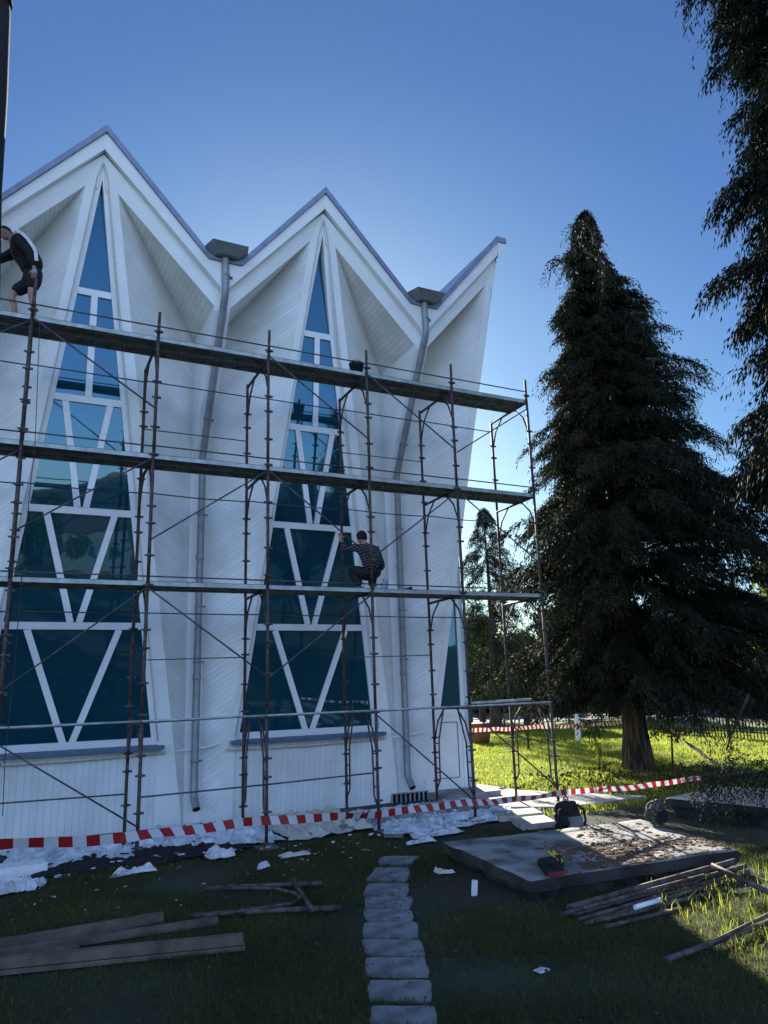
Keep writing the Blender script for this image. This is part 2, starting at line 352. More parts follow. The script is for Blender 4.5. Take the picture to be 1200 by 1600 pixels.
# ------------------------------------------------------------------ building (measured frame scaled by SB about the camera)
SB = .94; BW = 4.6
def B(x, y, z): return CAM + SB*(Vector((x, y, z))-CAM)
xc = lambda z: 1.0-.0103*(z-1.5)
Yg = lambda z: 15.02-.1135*(z-1.5)
hw = lambda z: max(0.0, 1.456-.1375*(z-1.51))
Yb = lambda z: 15.12-.128*z
oR = lambda z: hw(z)+.27+.13*(1-z/11.88)
oL = lambda z: hw(z)+.27-.05*(1-z/11.88)
ZB = -.25                                     # walls run a little into the soil
church = empty('church', B(3.3, 15, 0), 'white boarded church hall with a zigzag gabled roof and tall triangular windows behind the scaffold', 'building')
def bd(p): return p
k_ = .72; nn = math.sqrt(1+k_*k_)*.085
uvR = lambda q: ((k_*q[0]+q[2])/nn, q[1])
uvL = lambda q: ((-k_*q[0]+q[2])/nn, q[1])
uvV = lambda q: (q[0]/.11, q[2])
uvS = lambda q: ((q[2]*1.05)/.085, q[1])
def wall_half(k, side):
    """board facet between window surround and the valley; side +1 right of the window, -1 left"""
    ox = BW*k
    o = oR if side > 0 else oL
    bot = lambda z: B(ox+xc(z)+side*o(z), Yb(z)+.004, z)
    A = B(ox+xc(11.88)+side*.30, 13.60, 11.88)
    vx = ox+(3.13 if side > 0 else 3.45-BW)
    m = MB(); n = 16
    zs = [ZB+(11.88-ZB)*i/n for i in range(n+1)]
    rows = []
    for i in range(n+1):
        a = i/n; P = bot(zs[i]) if i < n else A
        zv = ZB+(9.89-ZB)*a
        Q = B(vx, 15.2+.03*min(max(zv, 0), 7.3), zv)
        rows.append([P.lerp(Q, j/8) for j in range(9)])
    b = len(m.v)
    for r_ in rows: m.v += [tuple(q) for q in r_]
    uvf = uvR if side > 0 else uvL
    for i in range(n):
        for j in range(8):
            ids = [b+i*9+j, b+i*9+j+1, b+(i+1)*9+j+1, b+(i+1)*9+j]
            m.face(ids, [uvf(m.v[q]) for q in ids], 0, True)
    m.build('board_wall', M['boards'], church)
    # soffit triangle
    T = B(vx, 13.62, 9.89); V = B(vx, 15.42, 9.89)
    m = MB(); m.poly([A, T, V], [uvS(q) for q in (A, T, V)])
    m.build('soffit', M['soffit'], church)
def surround(k, side):
    """flat white band beside the glass, turning into the band below the eaves"""
    ox = BW*k; o = oR if side > 0 else oL; m = MB()
    zs = [ZB, 0, 1.38] + [1.38+(11.88-1.38)*i/10 for i in range(1, 11)]
    for a, b in zip(zs[:-1], zs[1:]):
        q = []
        for z in (a, b):
            i_ = hw(z)+.085 if z > 1.3 else 1.56
            q.append((ox+xc(z)+side*i_, ox+xc(z)+side*o(z)))
        m.poly([B(q[0][0], Yb(a), a), B(q[0][1], Yb(a), a), B(q[1][1], Yb(b), b), B(q[1][0], Yb(b), b)])
        if a >= 1.38:   # reveal back to the glass
            m.poly([B(q[0][0], Yb(a), a), B(q[1][0], Yb(b), b), B(q[1][0], Yg(b)+.02, b), B(q[0][0], Yg(a)+.02, a)])
    ztop = 12.62
    pk = [B(ox+.885, 13.53, ztop), B(ox+xc(12.45), 13.53, 12.40), B(ox+xc(11.88)+side*.085, 13.60, 11.88), B(ox+xc(11.88)+side*.30, 13.60, 11.88)]
    vx = ox+(3.13 if side > 0 else 3.45-BW); mx = ox+(3.29 if side > 0 else 3.29-BW)
    T = B(vx, 13.62, 9.89); T2 = B(mx, 13.60, 9.80); T3 = B(mx, 13.58, 10.25)
    m.poly([pk[0], pk[1], pk[2], pk[3]]); m.poly([pk[0], pk[3], T, T3]); m.poly([T, T2, T3])
    m.build('window_surround', M['white'], church)
    m2 = MB()
    # small beaded trim line on the surround
    if k < 2:
        t = MB(); 
        pts = [B(ox+xc(z)+side*(hw(z)+.10), Yb(z)-.012, z) for z in [1.45+(12.1-1.45)*i/12 for i in range(13)]]+[B(ox+xc(12.4)+side*.012, Yb(12.4)-.03, 12.42)]
        t.tube(pts, .009, 5); t.build('trim_strip', M['trim'], church)
def sbar(m, a, b, wdt, y0, th=.06):   # flat bar between two facade points (x,z) on the glass plane
    (xa, za), (xb, zb) = a, b; d = Vector((xb-xa, zb-za)); n = Vector((-d.y, d.x)).normalized()*wdt/2
    pts = [(xa+n.x, za+n.y), (xb+n.x, zb+n.y), (xb-n.x, zb-n.y), (xa-n.x, za-n.y)]
    f = [B(x, Yg(z)-y0, z) for x, z in pts]
    m.prism(f, (0, th*SB, 0))
def window(k):
    ox = BW*k; m = MB(); zb = 1.40; zt = 12.3
    X = lambda z, s: ox+xc(z)+s*hw(z)
    # outer frame
    hh = 1.456-.1375*(1.45-1.51)
    sbar(m, (ox+xc(1.45)-hh-.10, 1.45), (ox+xc(1.45)+hh+.10, 1.45), .13, .03)
    def yfr(z):
        t = max(0, (z-9.9)/2.2); return (Yg(z)-.035)*(1-t)+(Yb(z)+.02)*t
    zz = [1.45+(12.10-1.45)*i/14 for i in range(15)]
    for s in (-1, 1):
        for a, b in zip(zz[:-1], zz[1:]):
            q = lambda z, dx, y: B(ox+xc(z)+s*(hw(z)+dx), y, z)
            m.poly([q(a, 0, yfr(a)), q(a, .10, yfr(a)), q(b, .10, yfr(b)), q(b, 0, yfr(b))])
            m.poly([q(a, 0, yfr(a)), q(b, 0, yfr(b)), q(b, 0, Yg(b)+.02), q(a, 0, Yg(a)+.02)])
        m.poly([B(ox+xc(12.1), yfr(12.1), 12.1), B(ox+xc(12.1)+s*.10, yfr(12.1), 12.1), B(ox+xc(12.5)+s*.02, Yb(12.5)+.02, 12.5), B(ox+xc(12.55), Yb(12.55)+.02, 12.55)])
    for z in (3.565, 5.67, 7.78, 9.89):
        sbar(m, (X(z, -1), z), (X(z, 1), z), .13, .036)
    sbar(m, (ox+xc(9.85), 9.85), (ox+xc(7.85), 7.85), .12, .034)
    for zt_, zb_ in ((7.72, 5.74), (5.61, 3.63), (3.50, 1.50)):
        for s in (-1, 1):
            sbar(m, (ox+xc(zt_)+s*.66*hw(zt_), zt_), (ox+xc(zb_)+s*.075, zb_), .115, .033)
    win = m.build('window', M['upvc'], church)
    p = MB(); p.poly([B(ox+xc(1.4)-hw(1.4)-.09, Yg(1.4)+.01, 1.4), B(ox+xc(1.4)+hw(1.4)+.09, Yg(1.4)+.01, 1.4), B(ox+xc(12.7), Yg(12.7)+.01, 12.7)])
    p.build('pane', M['glass'], win)
    s_ = MB(); y = 15.12-.128*1.33
    c1 = B(ox+xc(1.3)-1.66, y-.10, 1.34); c2 = B(ox+xc(1.3)+1.66, y-.10, 1.34)
    s_.beam(c1, c2, .17, .07); s_.build('sill', M['sillblue'], win)
    c = MB(); c.tube([B(ox+xc(1.3)-1.75, y-.04, 1.22), B(ox+xc(1.3), y-.04, 1.20), B(ox+xc(1.3)+1.7, y-.04, 1.24)], .028, 6)
    c.build('trim_strip', M['trim'], church)
    q = MB()
    q.patch(B(ox+xc(0)-1.58, Yb(ZB)+.01, ZB), B(ox+xc(0)+1.58, Yb(ZB)+.01, ZB), B(ox+xc(0)+1.58, Yb(1.35)+.01, 1.36), B(ox+xc(0)-1.58, Yb(1.35)+.01, 1.36), 12, 4, uvV, sm=False)
    q.build('sill_panel', M['panel'], church)
def valley(k):
    ox = BW*k; m = MB()
    xl, xr = ox+3.13, ox+3.45
    for a, b in ((ZB, 0), (0, 3.5), (3.5, 7.3), (7.3, 9.89)):
        m.poly([B(xl, 15.2+.03*min(max(a, 0), 7.3), a), B(xr, 15.2+.03*min(max(a, 0), 7.3), a), B(xr, 15.2+.03*min(max(b, 0), 7.3), b), B(xl, 15.2+.03*min(max(b, 0), 7.3), b)])
    m.build('valley_strip', M['white'], church)
    f = MB()
    prof = [(15.42, 6.9), (15.25, 7.05), (13.62, 9.80), (13.60, 10.4), (15.42, 10.4)]
    f.prism([B(xl+.002, y, z) for y, z in prof], (.316*SB, 0, 0))
    f.build('valley_fin', M['white'], church)
    p = MB(); x = ox+3.29
    path = [(x-.015, 13.36, 10.9), (x, 13.36, 10.16), (x+.005, 13.40, 10.05), (x+.01, 15.02, 7.27), (x+.01, 15.07, 7.13), (x+.005, 15.07, .45), (x+.01, 15.04, .36), (x+.02, 14.88, .18)]
    p.tube([B(*q) for q in path], .070, 14, caps=False)
    dp = p.build('drainpipe', M['pipe'], church)
    q = MB(); a = B(*path[-1]); b = B(*path[-2]); q.tube([a+(b-a)*.03, a+(b-a)*.1], .0695, 14); q.build('pipe_mouth', M['black'], dp)
    for (y, z) in ((13.36, 10.45), (14.68, 7.86), (15.07, 5.9), (15.07, 4.0), (15.07, 2.9), (15.07, 1.03)):
        c = MB(); c.lathe(B(x+.004, y, z), [(.077, -.02), (.077, .02)], 14); c.box(B(x+.11, y+.03, z), (.06, .05, .035))
        c.build('pipe_bracket', M['hopper'], dp)
    for (y, z) in ((15.07, 5.0), (15.07, 2.6)):
        c = MB(); c.lathe(B(x+.004, y, z), [(.075, -.05), (.078, -.045), (.078, .045), (.075, .05)], 14); c.build('pipe_collar', M['pipe'], dp)
    h = MB()
    top = [B(ox+2.84, 13.46, 11.04), B(ox+2.94, 13.02, 11.0), B(ox+3.66, 13.02, 11.0), B(ox+3.76, 13.46, 11.04)]
    bot = [B(ox+3.02, 13.45, 10.86), B(ox+3.10, 13.20, 10.84), B(ox+3.48, 13.20, 10.84), B(ox+3.56, 13.45, 10.86)]
    b0 = len(h.v); h.v += [tuple(q) for q in top+bot]
    h.face((b0, b0+1, b0+2, b0+3)); h.face((b0+7, b0+6, b0+5, b0+4))
    for i in range(4): j = (i+1) % 4; h.face((b0+i, b0+4+i, b0+4+j, b0+j))
    h.build('rain_hopper', M['hopper'], church)
def eave(k, side):
    """roof edge: metal flashing over white fascia, from the peak of bay k down to one valley"""
    ox = BW*k; s = side; yF = 13.42
    xp = ox+.90; xv = ox+(3.29 if s > 0 else 3.29-BW); xf = xv-s*.345
    f = MB()
    a = [(xp, 13.03), (xf, 10.78), (xv, 10.77), (xv, 10.13), (xp-.01, 12.66)]
    pts = [B(x, yF, z) for x, z in a]
    f.prism(pts, (0, .16*SB, 0))
    f.build('fascia', M['white'], church)
    e = MB()
    top = [(xp, 13.20), (xf+s*.05, 10.91)]
    e.prism([B(xp, yF-.05, 13.19), B(xf+s*.02, yF-.05, 10.90), B(xv, yF-.05, 10.87), B(xv, yF-.05, 10.775), B(xf, yF-.05, 10.785), B(xp, yF-.05, 13.035)], (0, .10*SB, 0))
    e.build('eave_flashing', M['edge'], church)
    r = MB()
    uvf = lambda q: (q[1]/.5, q[0])
    P = [B(xp, yF, 13.17), B(xf, yF, 10.88), B(xf, 34, 10.88), B(xp, 34, 13.17)]
    r.poly(P, [uvf(q) for q in P]); P2 = [B(xf, yF, 10.88), B(xv, yF, 10.85), B(xv, 34, 10.85), B(xf, 34, 10.88)]
    r.poly(P2, [uvf(q) for q in P2])
    r.build('roof_plate', M['rooft'], church)
for k in (-1, 0, 1):
    window(k)
    for s in (-1, 1): wall_half(k, s); surround(k, s); eave(k, s)
    valley(k)
wall_half(2, -1); surround(2, -1); eave(2, -1)
# right-hand gable end: little eave return, end wall, entrance
m = MB(); x = BW*2+.90
m.box(B(x+.13, 13.47, 13.115), (.28*SB, .14*SB, .13)); m.build('eave_flashing', M['edge'], church)
m = MB(); m.prism([B(x-.02, 13.42, 13.03), B(x+.24, 13.42, 13.03), B(x+.24, 13.42, 12.86), B(x+.02, 13.42, 12.62)], (0, .5*SB, 0)); m.build('fascia', M['white'], church)
m = MB(); pr = []
for z in (ZB, 0, 3, 6, 9, 12.55):
    pr.append((2*BW+xc(z)-hw(z)-.085+.0, z))
pr[-1] = (2*BW+xc(12.55), 12.55)
for (xa, za), (xb, zb) in zip(pr[:-1], pr[1:]):
    m.poly([B(xa, Yb(za), za), B(xa, 34, za), B(xb, 34, zb), B(xb, Yb(zb), zb)])
m.poly([B(10.1, 13.5, 12.5), B(10.1, 34, 12.5), B(10.1, 34, 13.16), B(10.1, 13.5, 13.16)])
m.build('end_wall', M['white'], church)
m = MB(); m.poly([B(-5.9, 34, ZB), B(8.6, 34, ZB), B(10, 34, 12), B(-5.9, 34, 12)]); m.poly([B(-5.9, 14.2, ZB), B(-5.9, 34, ZB), B(-5.9, 34, 11), B(-5.9, 14.2, 11)])
m.build('rear_wall', M['white'], church)
# entrance bay
yD = 15.30*SB
dl, dr = at(688, 1232, 1, yD), at(727, 1232, 1, yD); rt = at(744.5, 1238, 1, yD)
X0, X1, X2 = dl.x-.15, dr.x, rt.x
m = MB(); uvb = lambda q: (q[0]/.16, q[2])
q = [(X1+.07, yD, .15), (X2, yD, -.1), (X2-.17, yD, 7.2), (X1+.07-.02, yD, 7.2)]
m.poly(q, [uvb(a) for a in q]); m.poly([(X2, yD, -.1), (X2+.0, yD+4, -.1), (X2-.17, yD+4, 7.2), (X2-.17, yD, 7.2)])
m.build('entrance_wall', M['bluewall'], church)
m = MB(); m.tube([(X1+.22, yD-.03, .15), (X1+.20, yD-.03, 3), (X1+.13, yD-.03, 7)], .012, 6); m.build('cable', M['black'], church)
d = MB(); zs0 = .16; zp = at(705, 1118, 1, yD).z; zg = at(705, 1106, 1, yD).z
d.box(((X0+X1)/2, yD+.03, (zs0+zp)/2), (X1-X0, .06, zp-zs0))
d.box((X1+.03, yD+.02, 3.6), (.085, .08, 6.9)); d.box(((X0+X1)/2, yD+.0, (zp+zg)/2), (X1-X0, .08, zg-zp))
for (a, b, c, e_) in ((X0, zs0+.22, X1-.12, zs0+.22), (X0, zp-.14, X1-.12, zp-.14)):
    d.beam((a, yD-.005, b), (c, yD-.005, e_), .02, .018, m=1)
d.beam((X1-.12, yD-.005, zs0+.22), (X1-.12, yD-.005, zp-.14), .02, .018, m=1)
door = d.build('door', [M['upvc'], M['pipe']], church)
p = MB(); p.poly([(X0, yD+.02, zg), (X1, yD+.02, zg), (X1, yD+.02, 6.5), (X0, yD+.02, 6.5)]); p.build('pane', M['glass'], door)
# threshold step and masonry stub
m = MB(); a = at(690, 1248, 2, 0); b = at(792, 1248, 2, 0)
m.box(((a.x+b.x)/2-.2, yD-.42, .06), (b.x-a.x+.3, .84, .2)); 
m.build('door_step', M['concrete'], church)
# grating at the foot of the wall
g0 = at(612, 1262, 1, 14.2); g1 = at(668, 1254, 1, 14.2)
gr = MB()
for i in range(9):
    gx = g0.x+(g1.x-g0.x)*i/8; gr.box((gx, 14.17, .10), (.02, .03, .22))
gr.beam((g0.x, 14.19, .2), (g1.x, 14.19, .2), .03, .02); gr.box(((g0.x+g1.x)/2, 14.21, .09), (g1.x-g0.x, .02, .2), m=1)
gr.build('vent_grating', [M['galv'], M['black']], church)
# conduit running across the facade at sill height
for k in (0, 1):
    c = MB(); c.tube([B(BW*k+2.7, 15.0, 1.22), B(BW*k+3.1, 15.10, 1.24), B(BW*k+3.5, 15.08, 1.27), B(BW*k+3.95, 15.0, 1.36)], .018, 6); c.build('cable', M['upvc'], church)

# ------------------------------------------------------------------ scaffold
XS = [-.108+.0, 1.748, 3.611, 5.479, 7.311, 9.103]
YF, YK = 11.509, 12.80
Z = [0, 1.90, 3.90, 5.90, 7.90]; ZTOP = 8.44
sc = empty('scaffold', (XS[2], YF, 0), 'dark rusty steel scaffold with three plank decks standing along the white facade', 'scaffold')
def clamp(m, x, y, z, r=.042):
    m.lathe((x, y, z), [(r, -.022), (r, .022)], 8); m.box((x+.05, y-.01, z), (.05, .03, .03)); m.box((x-.05, y-.01, z), (.04, .022, .022))
def frame(i, l):
    x = XS[i]; z0 = Z[l]+.02; z1 = Z[l+1]; m = MB(); r = .0265
    jx = .012*math.sin(i*3.1+l*1.7)
    for y in (YF, YK):
        m.tube([(x+jx*.5, y, z0), (x+jx*.5, y, z1+.03)], r, 8)
    m.tube([(x, YF, z1-.0), (x, YK, z1-.02)], r*.95, 8)
    # knee braces
    m.tube([(x, YF+.42, z1-.02), (x, YF+.16, z1-.26), (x, YF+.01, z1-.62)], .017, 6)
    m.tube([(x, YK-.42, z1-.02), (x, YK-.16, z1-.26), (x, YK-.01, z1-.62)], .017, 6)
    for y in (YF, YK):
        for dz in (.10, .55, 1.05, 1.32): clamp(m, x+jx*.5, y, z0+dz+.12*math.sin(i*2.3+l*5+y), .036)
    if l == 0 and 2 <= i < 6:
        for s, y in ((1, YF), (-1, YK)):
            m.tube([(x, y+s*.01, .42), (x, y+s*.15, .58), (x, y+s*.17, 1.30), (x, y+s*.40, z1)], .017, 6)
            for z in (.72, .98, 1.24): m.tube([(x, y, z), (x, y+s*.16, z)], .012, 6)
    return m.build('frame', M['frame'], sc)
XS.append(XS[0]-1.85)
for i in range(7):
    for l in range(4): frame(i, l)
    for y in (YF, YK):
        m = MB(); m.tube([(XS[i], y, -.1), (XS[i], y, .05)], .022, 8); m.box((XS[i], y, .02), (.15, .15, .012)); m.build('base_plate', M['frame'], sc)
    m = MB(); m.tube([(XS[i], YF, 7.9), (XS[i]+.01, YF, ZTOP-.04*(i % 2)+(.14 if i == 0 else 0))], [.0265, .024], 8); clamp(m, XS[i], YF, 8.05); m.build('post_top', M['frame'], sc)
XS.pop(); XD = [XS[0]-1.85]+XS
def deck(xa, xb, z, yo=0.0):
    m = MB()
    for (ya, yb) in ((YF+.015+yo, YF+.325+yo), (YF+.335+yo, YF+.645+yo)):
        xm = (xa+xb)/2
        m.box((xm, (ya+yb)/2, z+.045), (xb-xa-.03, yb-ya, .006), m=0)          # walking surface
        for y in (ya+.003, yb-.003): m.box((xm, y, z+.012), (xb-xa-.03, .006, .072), m=0)   # side channels
        for j in range(3): m.box((xm, ya+(yb-ya)*(j+1)/4, z+.034), (xb-xa-.05, .02, .014), m=1)
    for x in (xa+.02, xb-.02): m.box((x, YF+.33+yo, z+.01), (.03, .62, .05), m=1)
    for j in range(1, 4): m.box((xa+(xb-xa)*j/4, YF+.33+yo, z+.024), (.02, .61, .03), m=1)
    return m.build('deck', [M['galv'], M['deckdark']], sc)
for l in (2, 3, 4):
    for a, b in zip(XD[:-1], XD[1:]): deck(a, b, Z[l]+.02)
def rod(a, b, r=.0135, name='brace', mt='brace', sag=0):
    a = Vector(a); b = Vector(b); mid = (a+b)/2-Vector((0, 0, sag)); m = MB()
    m.tube([a, mid, b] if sag else [a, b], r, 6); return m.build(name, M[mt], sc)
yf = YF-.035; yk = YK+.03
for i, (a, b) in enumerate(zip(XD[:-1], XD[1:])):
    rod((a, yf, 8.13), (b, yf, 8.12), .012, 'rail'); rod((a, yf, 6.09), (b, yf, 6.08), .012, 'rail'); rod((a, yf, 4.03), (b, yf, 4.03), .012, 'rail')
    rod((a, yk, 7.72), (b, yk, 7.70), .011, 'rail'); rod((a, yk, 5.68), (b, yk, 5.66), .011, 'rail', sag=.02); rod((a, yk, 3.62), (b, yk, 3.61), .011, 'rail')
    rod((a, yf, 1.93), (b, yf, 1.93), .018, 'rail', 'galv'); rod((a, yk, 1.86), (b, yk, 1.88), .014, 'rail')
for i in (1, 3): rod((XS[i], yk, 6.82), (XS[i+1], yk, 6.82), .010, 'rail')
for i in (1, 3): rod((XS[i], yk, 2.85), (XS[i+1], yk, 2.88), .010, 'rail')
rod((XS[1], yf, .90), (XS[2], yf, .92), .013, 'rail'); rod((XS[2], yf, .92), (XS[3]-.02, yf+.2, .93), .013, 'rail')
rod((XS[0]-1.8, yk, .85), (XS[1], yk, .80), .013, 'rail')
m = MB(); m.tube([(XS[4]+.3, YF+.6, 1.96), (XS[5]+.02, YF+.6, 1.98)], .024, 8); m.build('rail', M['galv'], sc)
br = [(0, 7.9, 1, 6.72), (0, 4.62, 1, 5.88), (0, 2.42, 1, 3.86), (0, 1.72, 1, .52),
      (1, 4.6, 2, 5.87), (1, 3.84, 2, 2.52), (2, 7.92, 3, 6.66), (2, 5.86, 3, 4.5), (2, 2.5, 3, 3.86),
      (3, 7.9, 4, 6.67), (3, 4.5, 4, 5.84), (3, 1.84, 4, .36), (4, 6.62, 5, 7.75), (4, 5.82, 5, 4.55), (4, 3.82, 5, 2.55), (4, 1.82, 5, .42)]
for i, za, j, zb in br: rod((XS[i]+.02, yf-.005, za), (XS[j]-.02, yf-.005, zb), .0135)
for i, za, zb in ((-1, 6.6, 7.85), (-1, 4.5, 5.8)):
    rod((XD[0], yf, za), (XS[0]-.02, yf, zb), .0135)
# ground ledgers and scraps of board under two posts
m = MB(); m.box((XS[2], YF-.02, .03), (.3, .26, .035)); m.build('sole_board', M['wood'], sc)
m = MB(); m.box((XS[4]+.02, YF-.02, .03), (.55, .3, .05), Matrix.Rotation(.3, 3, 'Z')); m.build('sole_board', M['woodd'], sc)
def dupl(o, parent=None):
    c = o.copy(); COL.objects.link(c); c.parent = parent; return c

# things on the decks
m = MB(); bz = 7.97; bx, by = 5.40, YF+.26
m.lathe((bx, by, bz), [(.105, 0), (.135, .23), (.145, .235), (.145, .25), (.128, .25), (.10, .04)], 18)
bu = m.build('bucket', M['black'], tag and None, label='black plastic bucket standing on the top scaffold deck', cat='bucket')
m = MB(); m.tube([(bx-.14, by, bz+.23), (bx-.11, by-.05, bz+.29), (bx, by-.06, bz+.31), (bx+.11, by-.05, bz+.29), (bx+.14, by, bz+.23)], .006, 6); m.build('handle', M['brace'], bu)
b1 = at(600, 921, 1, YF+.3)
def bottle(x, y, z, h, r, label, mt):
    m = MB(); m.lathe((x, y, z), [(r, 0), (r, h*.62), (r*.45, h*.8), (r*.35, h*.86), (r*.35, h*.9)], 14)
    o = m.build('bottle', M[mt], None, label=label, cat='bottle')
    c = MB(); c.lathe((x, y, z+h*.9), [(r*.42, 0), (r*.42, h*.1)], 10); c.build('cap', M['deckdark'], o)
bottle(b1.x, YF+.3, 3.975, .20, .045, 'clear blue bottle beside the squatting worker on the lowest deck', 'bottle')
m = MB(); m.v = []; 
m.prism([(b1.x+.06, YF+.26, 3.972), (b1.x+.28, YF+.26, 3.972), (b1.x+.16, YF+.26, 4.16), (b1.x+.08, YF+.26, 4.17)], (0, .10, 0))
m.build('plastic_jug', M['whitecloth'], None, label='white leaning container right of the blue bottle on the lowest deck', cat='container')
m = MB(); m.prism([(b1.x+.27, YF+.2, 3.972), (b1.x+.52, YF+.2, 3.972), (b1.x+.52, YF+.2, 4.05)], (0, .16, 0)); m.build('filling_knife', M['black'], None, label='dark wedge shaped filling knife lying on the lowest deck', cat='tool')

# ------------------------------------------------------------------ people
def skin(name, pts, edges, mt, parent, sub=2, **kw):
    me = bpy.data.meshes.new(name); me.from_pydata([p[0] for p in pts], edges, [])
    o = bpy.data.objects.new('tmp', me); COL.objects.link(o)
    sm = o.modifiers.new('s', 'SKIN'); ss = o.modifiers.new('u', 'SUBSURF'); ss.levels = sub; ss.render_levels = sub
    for v, p in zip(me.skin_vertices[0].data, pts):
        r_ = p[1]; v.radius = r_ if isinstance(r_, tuple) else (r_, r_)
    me.skin_vertices[0].data[0].use_root = True
    dg = bpy.context.evaluated_depsgraph_get(); dg.update()
    m2 = bpy.data.meshes.new_from_object(o.evaluated_get(dg)); bpy.data.objects.remove(o)
    V = np.empty(len(m2.vertices)*3); m2.vertices.foreach_get('co', V); V = V.reshape(-1, 3); c = Vector((V.min(0)+V.max(0))/2)
    if not parent: c.z = V[:, 2].min()
    if mt in ('black', 'sweater', 'glove'):
        for v in m2.vertices:
            q = v.co*9; v.co += v.normal*(.010*noise.noise(q)+.006*noise.noise(Vector((q.x*2.5, q.y*2.5, q.z*5))))
    m2.transform(Matrix.Translation(-c)); m2.materials.clear(); m2.materials.append(M[mt])
    for p_ in m2.polygons: p_.use_smooth = True
    m2.name = name
    return link(name, m2, c, parent, **kw)
def joinskin(name, pieces, mats, parent, **kw):
    """several skinned pieces merged into one mesh (body)"""
    obs = [skin(name, p, e, mt, None) for p, e, mt in pieces]
    bm = bmesh.new(); ml = []
    for o in obs:
        me = o.data.copy(); me.transform(Matrix.Translation(o.location)); n0 = len(bm.faces)
        bm.from_mesh(me); bm.faces.ensure_lookup_table()
        if o.data.materials[0] not in ml: ml.append(o.data.materials[0])
        for f in bm.faces[n0:]: f.material_index = ml.index(o.data.materials[0])
        bpy.data.objects.remove(o)
    V = np.array([v.co for v in bm.verts]); c = Vector((V.min(0)+V.max(0))/2)
    if not parent: c.z = V[:, 2].min()
    bmesh.ops.translate(bm, verts=bm.verts, vec=-c)
    me = bpy.data.meshes.new(name); bm.to_mesh(me); bm.free()
    for mm in ml: me.materials.append(mm)
    return link(name, me, c, parent, **kw)
chain = lambda n, s=0: [(s+i, s+i+1) for i in range(n-1)]
def fingers(base, d, side, up, curl=.8, scale=1):
    """palm + five digits; base wrist, d along the hand, side towards the thumb, up = back of hand"""
    d, side, up = Vector(d).normalized(), Vector(side).normalized(), Vector(up).normalized(); P = []; b = Vector(base)
    P.append(([(b, .024*scale), (b+d*.035*scale, (.036*scale, .018*scale)), (b+d*.085*scale, (.040*scale, .016*scale))], chain(3)))
    for k, L in enumerate((.068, .076, .070, .056)):
        o = b+d*.085*scale+side*(.030-.020*k)*scale; pts = [(o-d*.01*scale, .010*scale)]; dd = d.copy(); q = o.copy()
        for j in range(3):
            dd = (dd - up*curl*(.35+.25*j)).normalized(); q = q+dd*L*scale*(.45-.08*j); pts.append((q.copy(), (.0095-.001*j)*scale))
        P.append((pts, chain(4)))
    o = b+d*.03*scale+side*.03*scale; q1 = o+(side*.7+d*.6).normalized()*.035*scale; q2 = q1+(d*.9-up*curl*.6+side*.1).normalized()*.03*scale; q3 = q2+(d*.8-up*curl).normalized()*.025*scale
    P.append(([(o, .013*scale), (q1, .0115*scale), (q2, .010*scale), (q3, .008*scale)], chain(4)))
    return P
def head_mesh(c, fwd, up, mt_skin, r=.098):
    """ovoid head with brow, nose, chin and ears"""
    fwd = Vector(fwd).normalized(); up = (Vector(up)-fwd*Vector(up).dot(fwd)).normalized(); rt = fwd.cross(up)
    bm = bmesh.new(); bmesh.ops.create_uvsphere(bm, u_segments=24, v_segments=18, radius=1)
    for v in bm.verts:
        x, y, z = v.co  # x right, y fwd, z up
        sx, sy_, sz = .078, .098, .118
        if z < 0: sx *= 1-.28*(-z)**1.2; sy_ *= 1-.12*(-z)
        X, Yy, Zz = x*sx, y*sy_, z*sz
        if y > .3:
            f = (y-.3)/.7
            Yy += .026*math.exp(-((x*sx/.012)**2))*math.exp(-(((z*sz)+.012)/.022)**2)*f      # nose
            Yy += .007*math.exp(-(((z*sz)-.028)/.010)**2)*f                                   # brow
            Yy -= .009*math.exp(-((abs(x*sx)-.032)/.013)**2)*math.exp(-(((z*sz)-.010)/.012)**2)*f   # eye sockets
            Yy += .006*math.exp(-((x*sx/.02)**2))*math.exp(-(((z*sz)+.055)/.010)**2)*f         # lips
            Yy += .008*math.exp(-((x*sx/.025)**2))*math.exp(-(((z*sz)+.098)/.014)**2)*f        # chin
        v.co = Vector(c)+rt*X+fwd*Yy+up*Zz
    for s in (-1, 1):
        n0 = len(bm.verts); ret = bmesh.ops.create_uvsphere(bm, u_segments=10, v_segments=8, radius=1)
        for v in ret['verts']:
            x, y, z = v.co; v.co = Vector(c)+rt*(s*.078+x*.010)+fwd*(-.005+y*.020)+up*(-.002+z*.032)
    return bm
def sphere_patch(name, c, fwd, up, mt, parent, sc_=(.086, .106, .125), cut=lambda x, y, z: z > -.1, extra=None, **kw):
    fwd = Vector(fwd).normalized(); up = (Vector(up)-fwd*Vector(up).dot(fwd)).normalized(); rt = fwd.cross(up)
    bm = bmesh.new(); bmesh.ops.create_uvsphere(bm, u_segments=28, v_segments=20, radius=1)
    bmesh.ops.delete(bm, geom=[v for v in bm.verts if not cut(*v.co)], context='VERTS')
    for v in bm.verts:
        x, y, z = v.co; q = Vector(c)+rt*x*sc_[0]+fwd*y*sc_[1]+up*z*sc_[2]
        q += Vector((noise.noise(q*60), noise.noise(q*60+Vector((5, 0, 0))), noise.noise(q*60+Vector((0, 5, 0)))))*.004; v.co = q
    V = np.array([v.co for v in bm.verts]); cc = Vector((V.min(0)+V.max(0))/2); bmesh.ops.translate(bm, verts=bm.verts, vec=-cc)
    me = bpy.data.meshes.new(name); bm.to_mesh(me); bm.free(); me.materials.append(M[mt])
    for p_ in me.polygons: p_.use_smooth = True
    return link(name, me, cc, parent, **kw)
